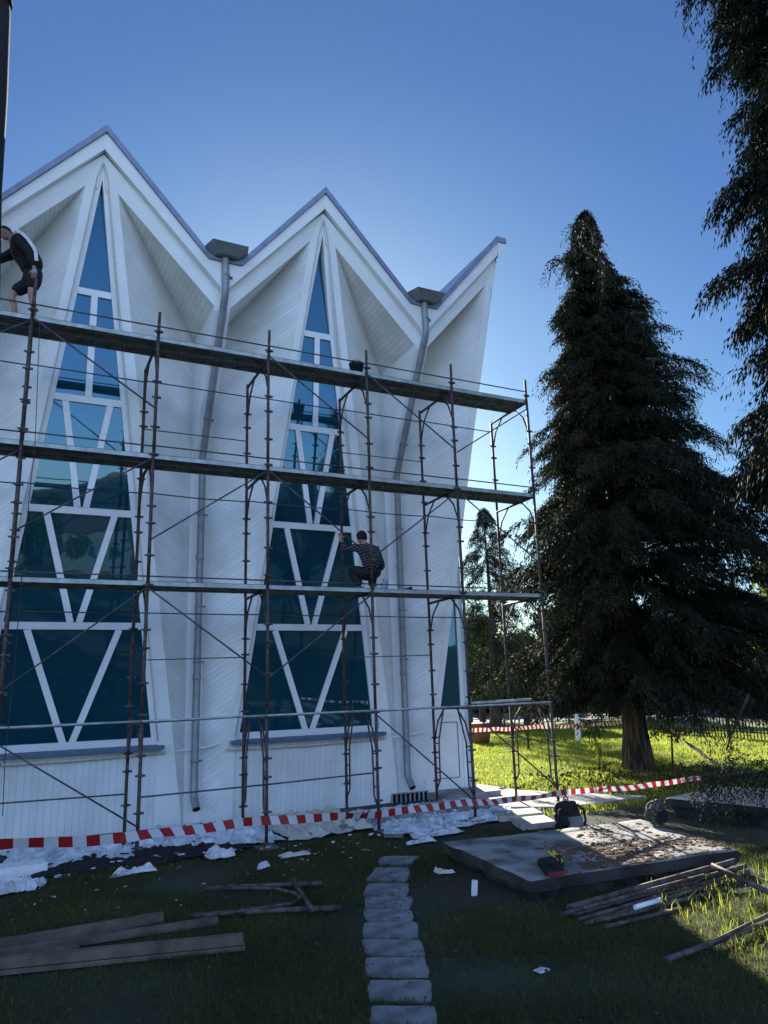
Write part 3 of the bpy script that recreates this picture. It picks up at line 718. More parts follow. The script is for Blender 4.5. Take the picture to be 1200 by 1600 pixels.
def person_body(name, skinpieces, headc, hf, hu, label):
    obs = joinskin(name, skinpieces, None, None)
    bm = bmesh.new(); me = obs.data.copy(); me.transform(Matrix.Translation(obs.location)); bm.from_mesh(me)
    hb = head_mesh(headc, hf, hu, None); hm = bpy.data.meshes.new('h'); hb.to_mesh(hm); hb.free(); bm.from_mesh(hm)
    mats = list(obs.data.materials); bpy.data.objects.remove(obs)
    for f in bm.faces: f.smooth = True
    V = np.array([v.co for v in bm.verts]); c = Vector((V.min(0)+V.max(0))/2); c.z = V[:, 2].min()
    bmesh.ops.translate(bm, verts=bm.verts, vec=-c)
    me = bpy.data.meshes.new(name); bm.to_mesh(me); bm.free()
    for mm in mats: me.materials.append(mm)
    o = link(name, me, c, None, label=label, cat='person')
    return o

# --- worker bending on the top deck, facing left; local frame: a = facing (−X), b = towards building (+Y)
def V3(*a): return Vector(a)
dz = 7.972
O = V3(-.26, YF+.22, dz)
def P(x, y, z): return O+V3(x, y, z)
# joints
ankR, ankL = P(.17, .06, .08), P(-.10, .22, .08)
kneR, kneL = P(.10, .03, .48), P(-.17, .22, .48)
hipC = P(.12, .12, .86); hipR, hipL = P(.14, .03, .84), P(.10, .22, .84)
spine = P(.05, .12, 1.08); chest = P(-.12, .12, 1.27); neck = P(-.23, .11, 1.38); head = P(-.335, .10, 1.46)
shR, shL = P(-.14, -.08, 1.29), P(-.17, .31, 1.28)
elR = P(.05, -.15, 1.06); haR = P(.125, -.17, .79); elL = P(-.48, .34, 1.06); haL = P(-.66, .30, .98)
body = [([(hipC, .10), (hipR, .085), (kneR, .055), ((kneR+ankR)/2+V3(.02, 0, 0), .052), (ankR, .036)], chain(5), 'skin'),
        ([(hipC, .10), (hipL, .085), (kneL, .055), ((kneL+ankL)/2+V3(.02, 0, 0), .052), (ankL, .036)], chain(5), 'skin'),
        ([(hipC, .11), (spine, .12), (chest, (.15, .11)), (neck, .055), (head-V3(-.03, 0, .03), .05)], chain(5), 'skin'),
        ([(chest, .08), (shR, .055), (elR, .040), (haR, .028)], chain(4), 'skin'), ([(chest, .08), (shL, .055), (elL, .040), (haL, .028)], chain(4), 'skin')]
for pts, e in fingers(haR, V3(.04, -.02, -1), V3(-1, 0, 0), V3(.3, -1, 0), 1.0): body.append((pts, e, 'skin'))
for pts, e in fingers(haL, V3(-1, 0, -.3), V3(0, -1, 0), V3(0, .2, 1), .7): body.append((pts, e, 'skin'))
w1 = person_body('person', body, head, V3(-1, -.05, -.30), V3(-.25, 0, 1), 'person in black tracksuit top and shorts bending forward on the top deck')
skin('jacket', [(P(.125, .12, .86), .185), (spine, .20), (P(-.04, .12, 1.19), .20), (chest, .19), (P(-.21, .12, 1.35), .10),
                (shR, .10), ((shR+elR)/2, .085), (elR, .075), ((elR+haR)/2, .065), (haR+V3(0, 0, .03), .048), (shL, .10), ((shL+elL)/2, .08), (elL, .07), (haL, .048)],
     [(0, 1), (1, 2), (2, 3), (3, 4), (3, 5), (5, 6), (6, 7), (7, 8), (8, 9), (3, 10), (10, 11), (11, 12), (12, 13)], 'black', w1)
skin('shorts', [(P(.11, .12, 1.00), .15), (P(.13, .12, .84), .17), (P(.135, .02, .72), .12), ((hipR+kneR)/2+V3(.01, 0, -.02), .11), (kneR+V3(.01, 0, .05), .098), (P(.06, .22, .72), .12), ((hipL+kneL)/2+V3(0, 0, -.02), .11), (kneL+V3(.01, 0, .05), .098)],
     [(0, 1), (1, 2), (2, 3), (3, 4), (1, 5), (5, 6), (6, 7)], 'black', w1)
# white sleeve stripe: strip lying on the outside of the sleeve
def stripe(pts, wd, mt, parent, nrm, name='stripe'):
    m = MB(); 
    for a, b in zip(pts[:-1], pts[1:]):
        a, b = Vector(a), Vector(b); t = (b-a).normalized().cross(Vector(nrm)).normalized()*wd/2
        m.poly([a-t, b-t, b+t, a+t]); 
    return m.build(name, M[mt], parent)
stripe([P(-.19, -.175, 1.40), P(-.10, -.185, 1.36), P(-.01, -.205, 1.27), P(.075, -.225, 1.15), P(.12, -.235, 1.06), P(.145, -.24, .90)], .052, 'whitecloth', w1, (0, -1, 0))
sphere_patch('hair', head, V3(-1, -.05, -.30), V3(-.25, 0, 1), 'hair', w1, cut=lambda x, y, z: z > .15+.45*y and not (y > .75))
skin('glove', [(haR+V3(0, 0, .02), .042), (haR-V3(0, 0, .05), (.048, .036)), (haR-V3(-.01, 0, .10), .036)], chain(3), 'glove', w1)
for a in (ankR, ankL):
    skin('shoe', [(a+V3(.04, 0, -.035), .045), (a+V3(-.03, 0, -.035), .045), (a+V3(-.15, 0, -.045), (.040, .032))], chain(3), 'shoe', w1)

# --- worker squatting on the lowest deck, back to the camera
dz = 3.972
sp_ = at(571, 922, 2, dz+.0); O = V3(sp_.x+.03, YF+.25, dz)
ftL, ftR = P(-.10, .10, .07), P(.13, .10, .07)
knL, knR = P(-.27, .24, .42), P(.22, .30, .42)
hip = P(.05, -.01, .26); spn = P(.05, -.04, .46); chs = P(.02, .04, .70); nk = P(-.02, .08, .84); hd = P(-.05, .13, .955)
sL, sR = P(-.15, .06, .76), P(.19, .04, .73)
eL = P(-.34, .20, .74); hL = P(-.33, .42, .96); eR = P(.33, .08, .46); hR = P(.30, .28, .34)
body = [([(hip, .04), (P(-.04, .02, .30), .035), (knL, .04), ((knL+ftL)/2, .050), (ftL, .036)], chain(5), 'skin'),
        ([(hip, .04), (P(.14, .02, .30), .035), (knR, .04), ((knR+ftR)/2, .050), (ftR, .036)], chain(5), 'skin'),
        ([(hip, .04), (spn, .08), (chs, (.13, .10)), (nk, .052), (hd-V3(0, 0, .04), .05)], chain(5), 'skin'),
        ([(chs, .08), (sL, .055), (eL, .042), (hL, .029)], chain(4), 'skin'), ([(chs, .08), (sR, .055), (eR, .042), (hR, .029)], chain(4), 'skin')]
for pts, e in fingers(hL, V3(.05, .3, 1), V3(1, 0, 0), V3(0, -1, .3), .9): body.append((pts, e, 'skin'))
for pts, e in fingers(hR, V3(-.2, .9, -.2), V3(-1, 0, 0), V3(0, 0, 1), .6): body.append((pts, e, 'skin'))
w2 = person_body('person', body, hd, V3(-.25, 1, .05), V3(0, 0, 1), 'person in striped dark sweater and cap squatting on the lowest deck facing the window')
def stripes_mat():
    m, t, b = newmat('striped_sweater'); L = t.links.new
    tc = N(t, 'ShaderNodeTexCoord'); sx = N(t, 'ShaderNodeSeparateXYZ'); L(tc.outputs['Object'], sx.inputs[0])
    nz = N(t, 'ShaderNodeTexNoise'); nz.inputs['Scale'].default_value = 5; L(tc.outputs['Object'], nz.inputs['Vector'])
    a = N(t, 'ShaderNodeMath', operation='MULTIPLY_ADD'); L(nz.outputs['Fac'], a.inputs[0]); a.inputs[1].default_value = .05; L(sx.outputs[2], a.inputs[2])
    ab = N(t, 'ShaderNodeMath', operation='ABSOLUTE'); L(sx.outputs[0], ab.inputs[0])
    a2 = N(t, 'ShaderNodeMath', operation='MULTIPLY_ADD'); L(ab.outputs[0], a2.inputs[0]); a2.inputs[1].default_value = .35; L(a.outputs[0], a2.inputs[2])
    q = N(t, 'ShaderNodeMath', operation='MULTIPLY'); L(a2.outputs[0], q.inputs[0]); q.inputs[1].default_value = 19
    f = N(t, 'ShaderNodeMath', operation='FRACT'); L(q.outputs[0], f.inputs[0])
    g_ = N(t, 'ShaderNodeMath', operation='LESS_THAN'); L(f.outputs[0], g_.inputs[0]); g_.inputs[1].default_value = .16
    mx = N(t, 'ShaderNodeMix', data_type='RGBA'); L(g_.outputs[0], mx.inputs[0]); mx.inputs[6].default_value = (.010, .009, .014, 1); mx.inputs[7].default_value = (.22, .18, .21, 1)
    L(mx.outputs[2], b.inputs['Base Color']); b.inputs['Roughness'].default_value = .9
    return m
M['sweater'] = stripes_mat()
skin('sweater', [(P(.05, -.06, .30), .165), (spn+V3(0, 0, .05), .17), (chs, .165), (P(-.01, .07, .80), .085),
                 (sL, .080), ((sL+eL)/2, .066), (eL, .060), ((eL+hL)/2, .052), (hL-V3(0, .05, .06), .046), (sR, .082), ((sR+eR)/2, .066), (eR, .060), (hR, .045)],
     [(0, 1), (1, 2), (2, 3), (2, 4), (4, 5), (5, 6), (6, 7), (7, 8), (2, 9), (9, 10), (10, 11), (11, 12)], 'sweater', w2)
skin('trousers', [(P(.05, -.08, .24), .165), (P(.05, -.02, .34), .16), (P(-.07, .05, .28), .13), (knL-V3(-.02, 0, .02), .10), ((knL+ftL)/2, .085), (ftL+V3(0, 0, .0), .07), (P(.16, .05, .28), .13), (knR, .10), ((knR+ftR)/2, .085), (ftR+V3(0, 0, .0), .07)],
     [(0, 1), (1, 2), (2, 3), (3, 4), (4, 5), (1, 6), (6, 7), (7, 8), (8, 9)], 'black', w2)
sphere_patch('cap', hd, V3(-.25, 1, .05), V3(0, 0, 1), 'black', w2, cut=lambda x, y, z: z > -.45 and not (y > .1 and z < .15), sc_=(.094, .112, .130))
for a in (ftL, ftR):
    skin('shoe', [(a+V3(0, -.05, -.035), .044), (a+V3(0, .03, -.035), .045), (a+V3(0, .14, -.045), (.040, .030))], chain(3), 'shoe', w2)

m = MB(); m.tube([at(62, 505, 1, YF-.06), at(55, 690, 1, YF-.07), at(38, 850, 1, YF-.08), at(22, 1050, 1, YF-.08), at(8, 1180, 1, YF-.07), at(4, 1275, 1, YF-.06)], .006, 5)
m.build('rope', M['barkd'], None, label='thin dark rope hanging down from the top deck at the left', cat='rope')
# dark mast at the left edge (something tall wrapped in black beside the bending worker)
pa, pb = at(4, 410, 1, YF-.15), at(-4, -60, 1, YF-.15)
m = MB(); e1 = at(-12, 470, 1, YF-.15); e2 = at(-14, -200, 1, YF-.15)
w_ = [(e1, .10), (at(-15, 300, 1, YF-.15), .155), (at(-8, 150, 1, YF-.15), .18), (at(-4, 20, 1, YF-.15), .19), (e2, .19)]
m.tube([V3(q.x, q.y, q.z) for q, r_ in w_], [r_ for q, r_ in w_], 12)
mast = m.build('black_tarpaulin_roll', M['black'], None, label='tall black wrapped roll hanging at the left edge beside the bending worker', cat='tarpaulin')
m = MB(); q = at(-2, 2, 1, YF-.15); m.lathe(q, [(.205, -.03), (.205, .03)], 12); m.build('tie_band', M['black'], mast)

# ------------------------------------------------------------------ tape
def ribbon(name, keys, wd, label, seg=10, tw=.25, period=.21, group=None):
    pts = []
    K = [Vector(k) for k in keys]
    for a, b in zip(K[:-1], K[1:]):
        for i in range(seg): pts.append(a.lerp(b, i/seg))
    pts.append(K[-1]); m = MB(); s = 0; rows = []
    for i, p in enumerate(pts):
        if i: s += (p-pts[i-1]).length
        d = (pts[min(i+1, len(pts)-1)]-pts[max(i-1, 0)]).normalized(); n = d.cross(V3(0, 0, 1)).normalized(); u = n.cross(d)
        a = tw*math.sin(s*1.7)+tw*.6*math.sin(s*4.1+1)+tw*.4*math.sin(s*9.3+2); p = p+V3(0, 0, .012*math.sin(s*2.3)+.006*math.sin(s*6.1)); off = u*math.cos(a)+n*math.sin(a)
        rows.append((p+off*wd/2, p-off*wd/2, s/period))
    for (a, b, s0), (c, e, s1) in zip(rows[:-1], rows[1:]):
        m.poly([b, e, c, a], [(s0, 0), (s1, 0), (s1, 1), (s0, 1)], 0, True)
    return m.build(name, M['tape'], None, label=label, cat='barrier tape')
tp = [(0, 1322, 4.9), (205, 1305, 5.6), (410, 1285, 6.6), (640, 1266, 8), (820, 1246, 9.6), (960, 1232, 10.8), (1097, 1217, 12)]
def atd(px, py, D): return CAM+(cF+cR*((px-600)/F_PX)-cU*((py-800)/F_PX))*D
keys = [atd(x, y, D) for x, y, D in tp]; keys = [keys[0]+(keys[0]-keys[1])*1.2]+keys
ribbon('barrier_tape', keys, .075, 'red and white striped tape stretched in front of the scaffold', seg=22, tw=.42)
k2 = [at(743, 1141, 0, 11.2)]; 
kk = [atd(735, 1142, 19), atd(820, 1137, 21), atd(903, 1134, 23), atd(998, 1127, 19.4)]
ribbon('barrier_tape', kk, .11, 'faded red and white tape strung across the lawn behind the building corner', seg=8, tw=.4)
kk = [atd(1030, 1126, 18.8), atd(1060, 1150, 17.5), atd(1100, 1180, 15), atd(1137, 1204, 13)]
ribbon('barrier_tape', kk, .085, 'twisted pale tape sloping down from the big conifer trunk to the low branches', seg=8, tw=1.2)

# ------------------------------------------------------------------ slabs and stones
def slab(name, corners, z0, z1, mats, label, cat, rough=.012, uvf=None):
    m = MB(); c = [V3(*q) for q in corners]
    nx, ny = 30, 20
    def dsp(q, a, b_):
        e = .03*noise.noise(q*3)
        edge = min(a, 1-a, b_, 1-b_)
        return V3(q.x+(e if edge < .001 else 0), q.y+(e if edge < .001 else 0), z1+rough*noise.noise(q*2.5)-.012*(edge < .02))
    m.patch(c[0], c[1], c[2], c[3], nx, ny, disp=dsp, uvf=uvf)
    W = nx+1
    per = [i for i in range(W)]+[j*W+nx for j in range(1, ny+1)]+[ny*W+i for i in range(nx-1, -1, -1)]+[j*W for j in range(ny-1, 0, -1)]
    n = len(per); prev = per; ctr = sum(c, V3(0, 0, 0))/4
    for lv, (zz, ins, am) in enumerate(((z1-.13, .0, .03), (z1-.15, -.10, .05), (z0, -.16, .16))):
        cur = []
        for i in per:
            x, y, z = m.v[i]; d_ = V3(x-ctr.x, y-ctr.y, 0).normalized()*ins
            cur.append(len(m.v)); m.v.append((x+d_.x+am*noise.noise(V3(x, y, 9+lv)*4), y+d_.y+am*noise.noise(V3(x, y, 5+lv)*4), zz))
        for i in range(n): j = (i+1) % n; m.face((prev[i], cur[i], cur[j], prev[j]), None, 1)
        prev = cur
    return m.build(name, mats, None, label=label, cat=cat)
zt = .24
cs = [at(828, 1374, 2, zt), at(1152, 1327, 2, zt), at(1000, 1279, 2, zt), at(692, 1315, 2, zt)]
cs = [(p.x, p.y, zt) for p in cs]
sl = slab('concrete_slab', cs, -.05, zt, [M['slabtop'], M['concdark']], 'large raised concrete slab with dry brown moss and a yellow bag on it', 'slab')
def insq(x, y):
    for i in range(4):
        (ax, ay, _), (bx_, by_, _) = cs[i], cs[(i+1) % 4]
        if (bx_-ax)*(y-ay)-(by_-ay)*(x-ax) < .03: return False
    return True
# moss clumps on the slab
m = MB(); rr = random.Random(3)
for (x, y, n, s) in ((900, 1330, 60, 26), (945, 1322, 90, 34), (985, 1340, 80, 30), (1040, 1322, 90, 36), (1085, 1318, 70, 34), (960, 1300, 30, 30), (1120, 1318, 40, 20), (930, 1352, 20, 12), (740, 1316, 3, 6), (768, 1304, 3, 6), (790, 1334, 3, 8)):
    for i in range(n*5):
        p = at(x+rr.gauss(0, s), y+rr.gauss(0, s*.26), 2, zt); r_ = rr.uniform(.008, .05)**1.0 if rr.random() < .35 else rr.uniform(.006, .02)
        if not insq(p.x, p.y): continue
        m.lathe((p.x, p.y, zt-.008), [(r_, 0), (r_*rr.uniform(.75, .95), .006+r_*.15), (r_*.4, .010+r_*rr.uniform(.15, .35))], 6, sx=rr.uniform(.7, 1.4), sy=rr.uniform(.7, 1.4), smooth=False)
m.build('moss', M['moss'], sl)
c2 = [at(1040, 1246, 2, .32), at(1215, 1262, 2, .32), at(1330, 1235, 2, .32), at(1120, 1228, 2, .32)]
c2 = [(p.x, p.y, .32) for p in c2]
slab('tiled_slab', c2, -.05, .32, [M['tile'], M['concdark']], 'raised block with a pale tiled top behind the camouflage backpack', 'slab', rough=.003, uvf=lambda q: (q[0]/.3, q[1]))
rows = [(1335, 600, 655), (1352, 590, 642), (1377, 573, 640), (1398, 571, 640), (1418, 571, 640), (1437, 571, 650), (1464, 571, 658), (1492, 573, 664), (1526, 575, 670), (1566, 577, 677), (1606, 578, 684), (1656, 580, 692)]
SQ = []
for (ya, xa, xb), (yb, xc_, xd) in zip(rows[:-1], rows[1:]):
    hh_ = yb-ya; q = [at(xc_+random.uniform(-4, 4), yb-.09*hh_, 2, .02), at(xd+random.uniform(-5, 5), yb-.09*hh_, 2, .03), at(xb+random.uniform(-4, 4), ya+.06*hh_, 2, .03), at(xa+random.uniform(-4, 4), ya+.06*hh_, 2, .03)]
    m = MB(); c = sum(q, V3(0, 0, 0))/4
    ring = []
    SQ.append([(v.x, v.y) for v in q])
    for i in range(4):
        a, b = q[i], q[(i+1) % 4]
        for j in range(6):
            p = a.lerp(b, j/6); e = .03*noise.noise(p*7)+.014*noise.noise(p*23); dr_ = (p-c).normalized(); p = p+dr_*(e-.015*(j == 0)); ring.append(p)
    n = len(ring); tl = random.uniform(-.008, .008); b0 = len(m.v)
    m.v += [(p.x, p.y, .020+tl*(p.x-c.x)*2) for p in ring]+[(c.x+(p.x-c.x)*1.02, c.y+(p.y-c.y)*1.02, -.03) for p in ring]
    m.face(range(n)); 
    for i in range(n): j = (i+1) % n; m.face((i, n+i, n+j, j))
    m.build('stepping_stone', M['stone'], None, label='grey flat stone of the garden path, '+('farthest from the camera', 'second from its far end', 'third from its far end', 'fourth from its far end', 'fifth from its far end', 'in the very middle', 'fifth counted from the bottom edge', 'fourth counted from the bottom edge', 'third counted from the bottom edge', 'second counted from the bottom edge', 'cut by the bottom edge of the photo')[len(SQ)-1], cat='stepping stone', group='stepping stones of the garden path')
# step block beside the corner path
pa, pb, pc, pd = at(800, 1262, 2, .14), at(1000, 1250, 2, .14), at(1000, 1240, 2, .14), at(835, 1250, 2, .14)
for i, (x0, y0, x1, y1, x2, y2, x3, y3) in enumerate(((770, 1268, 840, 1262, 850, 1270, 780, 1277), (800, 1279, 850, 1274, 868, 1284, 815, 1290))):
    q = [at(x0, y0, 2, .09), at(x1, y1, 2, .09), at(x2, y2, 2, .09), at(x3, y3, 2, .09)]
    m = MB(); m.prism([(p.x, p.y, .01) for p in q], (0, 0, .09)); m.build('paving_slab', M['paving'], None, label=('narrow pale paving slab nearest the path by the building corner', 'pale paving slab in front of the black backpack')[i], cat='slab')
q = [at(788, 1300, 2, .03), at(850, 1290, 2, .03), at(905, 1312, 2, .03), at(905, 1270, 2, .03)]

# ------------------------------------------------------------------ bags
def pack(name, base, w_, d_, h_, mt, label, extra=None, cat='backpack', lump=.03, tilt=0):
    bm = bmesh.new(); bmesh.ops.create_icosphere(bm, subdivisions=4, radius=1)
    for v in bm.verts:
        x, y, z = v.co; e = 3.0
        f = (abs(x)**e+abs(y)**e+abs(z)**e)**(-1/e); x, y, z = x*f, y*f, z*f
        k = 1-.25*max(0, z)**2; q = V3(x*w_/2*k, y*d_/2*k, (z+1)*h_/2)
        q += V3(noise.noise(q*9), noise.noise(q*9+V3(3, 1, 0)), noise.noise(q*8+V3(0, 7, 0)))*lump; q.x += tilt*q.z; q.z = max(q.z, 0); v.co = q
    me = bpy.data.meshes.new(name); bm.to_mesh(me); bm.free(); me.materials.append(M[mt])
    for p_ in me.polygons: p_.use_smooth = True
    return link(name, me, Vector(base), None, label=label, cat=cat)
b1_ = at(888, 1302, 2, .02); 
bp = pack('backpack', b1_, .40, .28, .50, 'black', 'black backpack with loop straps standing at the back edge of the slab', lump=.05)
c = b1_
m = MB(); m.tube([c+V3(-.13, -.13, .42), c+V3(-.24, -.12, .36), c+V3(-.26, -.12, .2), c+V3(-.20, -.13, .06), c+V3(-.1, -.15, .04)], .018, 6); m.build('strap', M['black'], bp)
m = MB(); m.tube([c+V3(.12, -.13, .42), c+V3(.23, -.13, .33), c+V3(.25, -.13, .18), c+V3(.18, -.14, .05)], .018, 6); m.build('strap', M['black'], bp)
m = MB(); m.tube([c+V3(-.05, 0, .49), c+V3(0, 0, .56), c+V3(.05, 0, .49)], .012, 6); m.build('handle', M['black'], bp)
m = MB(); m.box(c+V3(.03, -.16, .16), (.24, .07, .2)); m.build('pocket', M['deckdark'], bp)
b2_ = at(1026, 1290, 2, .0); b2_.z = .3
b2_ = at(1026, 1288, 2, .24)
bp2 = pack('backpack', b2_, .27, .22, .34, 'camo', 'camouflage backpack leaning against the tiled block', lump=.045, tilt=.1)
m = MB(); m.tube([b2_+V3(-.02, 0, .33), b2_+V3(.03, 0, .39), b2_+V3(.08, 0, .33)], .012, 6); m.build('handle', M['camo'], bp2)
m = MB(); m.box(b2_+V3(0, -.11, .12), (.18, .05, .15)); m.build('pocket', M['black'], bp2)
b3_ = at(864, 1366, 2, zt)
bg3 = pack('shoulder_bag', b3_, .27, .20, .19, 'black', 'small black and red bag with a yellow cloth on top lying on the slab corner', cat='bag', lump=.04)
m = MB(); c = b3_
m.patch(c+V3(.0, -.09, .13), c+V3(.10, -.10, .10), c+V3(.09, .05, .19), c+V3(-.02, .04, .205), 8, 8, disp=lambda q, a, b_: q+V3(0, -.0, .02+.015*math.sin(a*9)+.01*noise.noise(q*30)))
m.build('yellow_cloth', M['yellow'], bg3)
m = MB(); m.box(c+V3(-.01, -.095, .03), (.24, .03, .035)); m.build('red_trim', M['red'], bg3)

# ------------------------------------------------------------------ timber, steel and debris on the ground
def plank(px0, py0, px1, py1, wd, th, z, label, over=0.0, mt='wood'):
    a = at(px0, py0, 2, z); b = at(px1, py1, 2, z); d = (b-a).normalized(); a = a-d*over
    m = MB(); m.beam((a.x, a.y, z+th/2), (b.x, b.y, z+th/2), wd, th)
    return m.build('timber_beam', M[mt], None, label=label, cat='timber', group='timber left on the grass')
plank(0, 1484, 254, 1440, .075, .09, .02, 'sawn timber beam nearest the scaffold, uppermost in the photo', .8)
plank(60, 1486, 340, 1443, .09, .06, .02, 'thin timber board lying beyond the front beam, sticking out to the right of the back beam', .6)
plank(0, 1508, 120, 1480, .16, .03, .03, 'short pale board end between the timber beams', .3, 'wood')
plank(0, 1521, 383, 1482, .12, .04, .02, 'wide lower board under the front timber beam', .9)
plank(0, 1512, 380, 1474, .085, .08, .07, 'longest timber beam in front, stacked on another board', .9)
# old scaffold frame lying on the grass
of = empty('old_scaffold_frame', at(420, 1400, 2, .03), 'old dark scaffold frame lying flat on the grass left of the stepping stones', 'scaffold frame')
def gtube(name, pts, r, mt, parent, z=.05, n=8):
    m = MB(); m.tube([at(x, y, 2, z_) for x, y, z_ in [(q[0], q[1], q[2] if len(q) > 2 else z) for q in pts]], r, n); return m.build(name, M[mt], parent)
gtube('long_tube', [(320, 1388), (503, 1380)], .028, 'frame', of)
gtube('long_tube', [(300, 1431), (400, 1424), (533, 1418)], .030, 'frame', of)
gtube('cross_tube', [(458, 1376, .08), (488, 1421, .08)], .024, 'frame', of)
gtube('curved_tube', [(345, 1387, .07), (430, 1388, .07), (462, 1396, .07), (470, 1404, .07), (455, 1412, .07), (345, 1428, .07)], .020, 'frame', of)
# bundle of tubes on the right
tb = [((888, 1419, .06), (1148, 1346, .22), .034), ((900, 1428, .05), (1165, 1353, .12), .026), ((876, 1430, .03), (1090, 1378, .10), .024), ((905, 1437, .04), (1170, 1362, .06), .024),
      ((930, 1440, .04), (1128, 1392, .05), .022), ((945, 1449, .03), (1060, 1421, .03), .02), ((912, 1444, .03), (1150, 1372, .05), .022), ((890, 1425, .12), (1100, 1368, .17), .020)]
lab = ['thickest dark tube on top of the heap', 'second dark tube of the heap, touching the thickest one', 'dark tube with its left end sticking out farthest', 'long dark tube in the middle of the heap', 'dark tube low in the heap with its right end in the grass', 'short tube lying lowest, in front of the heap', 'thin dark tube in the lower half of the heap', 'thin tube resting across the upper tubes of the heap']
for (a, b, r_), l_ in zip(tb, lab):
    m = MB(); A_, B_ = at(a[0], a[1], 2, a[2]), at(b[0], b[1], 2, b[2]); m.tube([A_, B_], r_, 10)
    for t_ in (.08, .35, .55, .9): q = A_.lerp(B_, t_+random.uniform(-.05, .05)); m.lathe(q, [(r_*1.3, -.02), (r_*1.3, .02)], 8)
    m.build('scaffold_tube', M['frame'], None, label=l_+' by the slab', cat='tube', group='scaffold tubes heaped by the slab')
m = MB(); A_, B_ = at(992, 1418, 2, .10), at(1032, 1406, 2, .12); m.tube([A_, B_], .024, 10); m.build('tube_sleeve', M['upvc'], None, label='short white pipe sleeve lying in the heap of dark tubes', cat='pipe')
gtube('scaffold_tube', [(1112, 1352, .30), (1205, 1396, .12)], .030, 'frame', None).name
o = [q for q in COL.objects if q.name.startswith('scaffold_tube')][-1]; tag(o, 'dark tube crossing the heap and running off to the right edge', 'tube', 'scaffold tubes heaped by the slab')
for pts, l_ in (([(1038, 1501, .04), (1215, 1436, .06)], 'thick tube in the bright grass at the lower right edge'), ([(1105, 1476, .08), (1210, 1424, .12)], 'thin tube beside the thick one at the lower right edge')):
    o = gtube('scaffold_tube', pts, .026 if 'thick tube' in l_ else .016, 'frame', None); tag(o, l_, 'tube', 'scaffold tubes heaped by the slab')

def crumple(name, corners, mt, label, cat, amp=.08, fr=2.5, nx=60, ny=24, z=.04, seed=0, group=None, parent=None):
    m = MB(); c = [V3(p[0], p[1], z) for p in corners]
    def dsp(q, a, b_):
        e = min(a, 1-a, b_, 1-b_)*8; e = min(1, e)
        rd = lambda x, y, z: max(0.0, 1-2.4*abs(noise.noise(V3(x, y, z))))**2
        h = .55*rd(q.x*fr*.55+seed, q.y*fr*1.3, seed)+.35*rd(q.x*fr*1.6+q.y*fr, q.y*fr*2.4+seed, 1)+.14*rd(q.x*fr*4, q.y*fr*5, seed)+.3*(noise.noise(V3(q.x*fr*.4, q.y*fr*.6, seed+3))+.3)
        return V3(q.x+.16*noise.noise(q*2.2+V3(seed, 0, 0)), q.y+.16*noise.noise(q*2.2+V3(0, seed, 4)), z+amp*h*(.25+.75*e)-.01)
    m.patch(c[0], c[1], c[2], c[3], nx, ny, disp=dsp, sm=False)
    return m.build(name, M[mt], parent, label=label, cat=cat, group=group)
crumple('plastic_sheet', [(.1, 11.6), (1.9, 11.75), (1.9, 13.7), (.1, 13.9)], 'plastic', 'crumpled pale plastic sheeting along the wall left of the second scaffold post', 'plastic sheet', .16, 2.2, seed=1)
crumple('plastic_sheet', [(1.85, 11.9), (4.0, 11.85), (4.1, 13.8), (1.9, 13.8)], 'plastic', 'crumpled grey plastic sheeting below the first drainpipe', 'plastic sheet', .20, 3, seed=5)
crumple('plastic_sheet', [(4.0, 11.7), (5.6, 11.8), (5.7, 13.7), (4.05, 13.8)], 'cream', 'cream coloured crumpled sheet under the second window', 'plastic sheet', .22, 2, seed=9)
crumple('torn_sheet', [(.4, 11.3), (3.4, 11.5), (3.3, 12.3), (.3, 12.2)], 'black', 'dark torn foil showing between the pale sheeting at the left', 'plastic sheet', .11, 4, seed=31)
crumple('torn_sheet', [(4.1, 12.0), (8.4, 12.2), (8.4, 13.0), (4.3, 12.9)], 'deckdark', 'grey torn foil under the pale sheeting between the fourth and fifth posts', 'plastic sheet', .17, 5, seed=37)
crumple('plastic_sheet', [(5.5, 11.1), (8.6, 11.3), (8.7, 13.6), (5.6, 13.7)], 'plastic', 'torn bluish plastic sheeting spread in front of the door', 'plastic sheet', .10, 4.5, 90, 50, seed=13)
def scrap(px, py, wd, mt, label, name='rag', cat='rag', amp=.10, seed=0):
    p = at(px, py, 2, 0); h = wd/2
    crumple(name, [(p.x-h, p.y-h*.5), (p.x+h, p.y-h*.5), (p.x+h, p.y+h*.5), (p.x-h, p.y+h*.5)], mt, label, cat, amp*.75, 3.0, 30, 22, .03, seed)
scrap(205, 1368, .55, 'pl2', 'crumpled white rag at the foot of the second scaffold post', amp=.16, seed=3)
scrap(18, 1396, .75, 'pl2', 'white plastic bag beside the foam block at the left edge', 'plastic_bag', 'plastic bag', .20, 7)
scrap(682, 1304, .9, 'pl2', 'white rag lying on the torn sheeting above the stepping stones', seed=11)
scrap(655, 1318, .5, 'pl2', 'small pale rag at the top end of the stepping stones', seed=15)
scrap(462, 1338, .45, 'cream', 'pale scrap of sheet in the grass left of the stepping stones', seed=17)
scrap(345, 1341, .4, 'pl2', 'torn white scrap at the edge of the sheeting below the drainpipe', amp=.2, seed=19)
scrap(413, 1360, .2, 'pl2', 'little white cup shaped scrap in the dark grass', 'litter', 'litter', .1, 21)
scrap(840, 1521, .16, 'pl2', 'tiny white scrap in the dark grass right of the stones', 'litter', 'litter', .04, 23)
scrap(695, 1368, .16, 'cream', 'small torn paper in front of the slab corner', 'litter', 'litter', .14, 25)
m = MB(); p = at(30, 1372, 2, 0); m.box((p.x, p.y, .09), (.62, .34, .17), Matrix.Rotation(.12, 3, 'Z')); m.build('foam_block', M['foam'], None, label='white foam block on the grass at the left edge', cat='block')
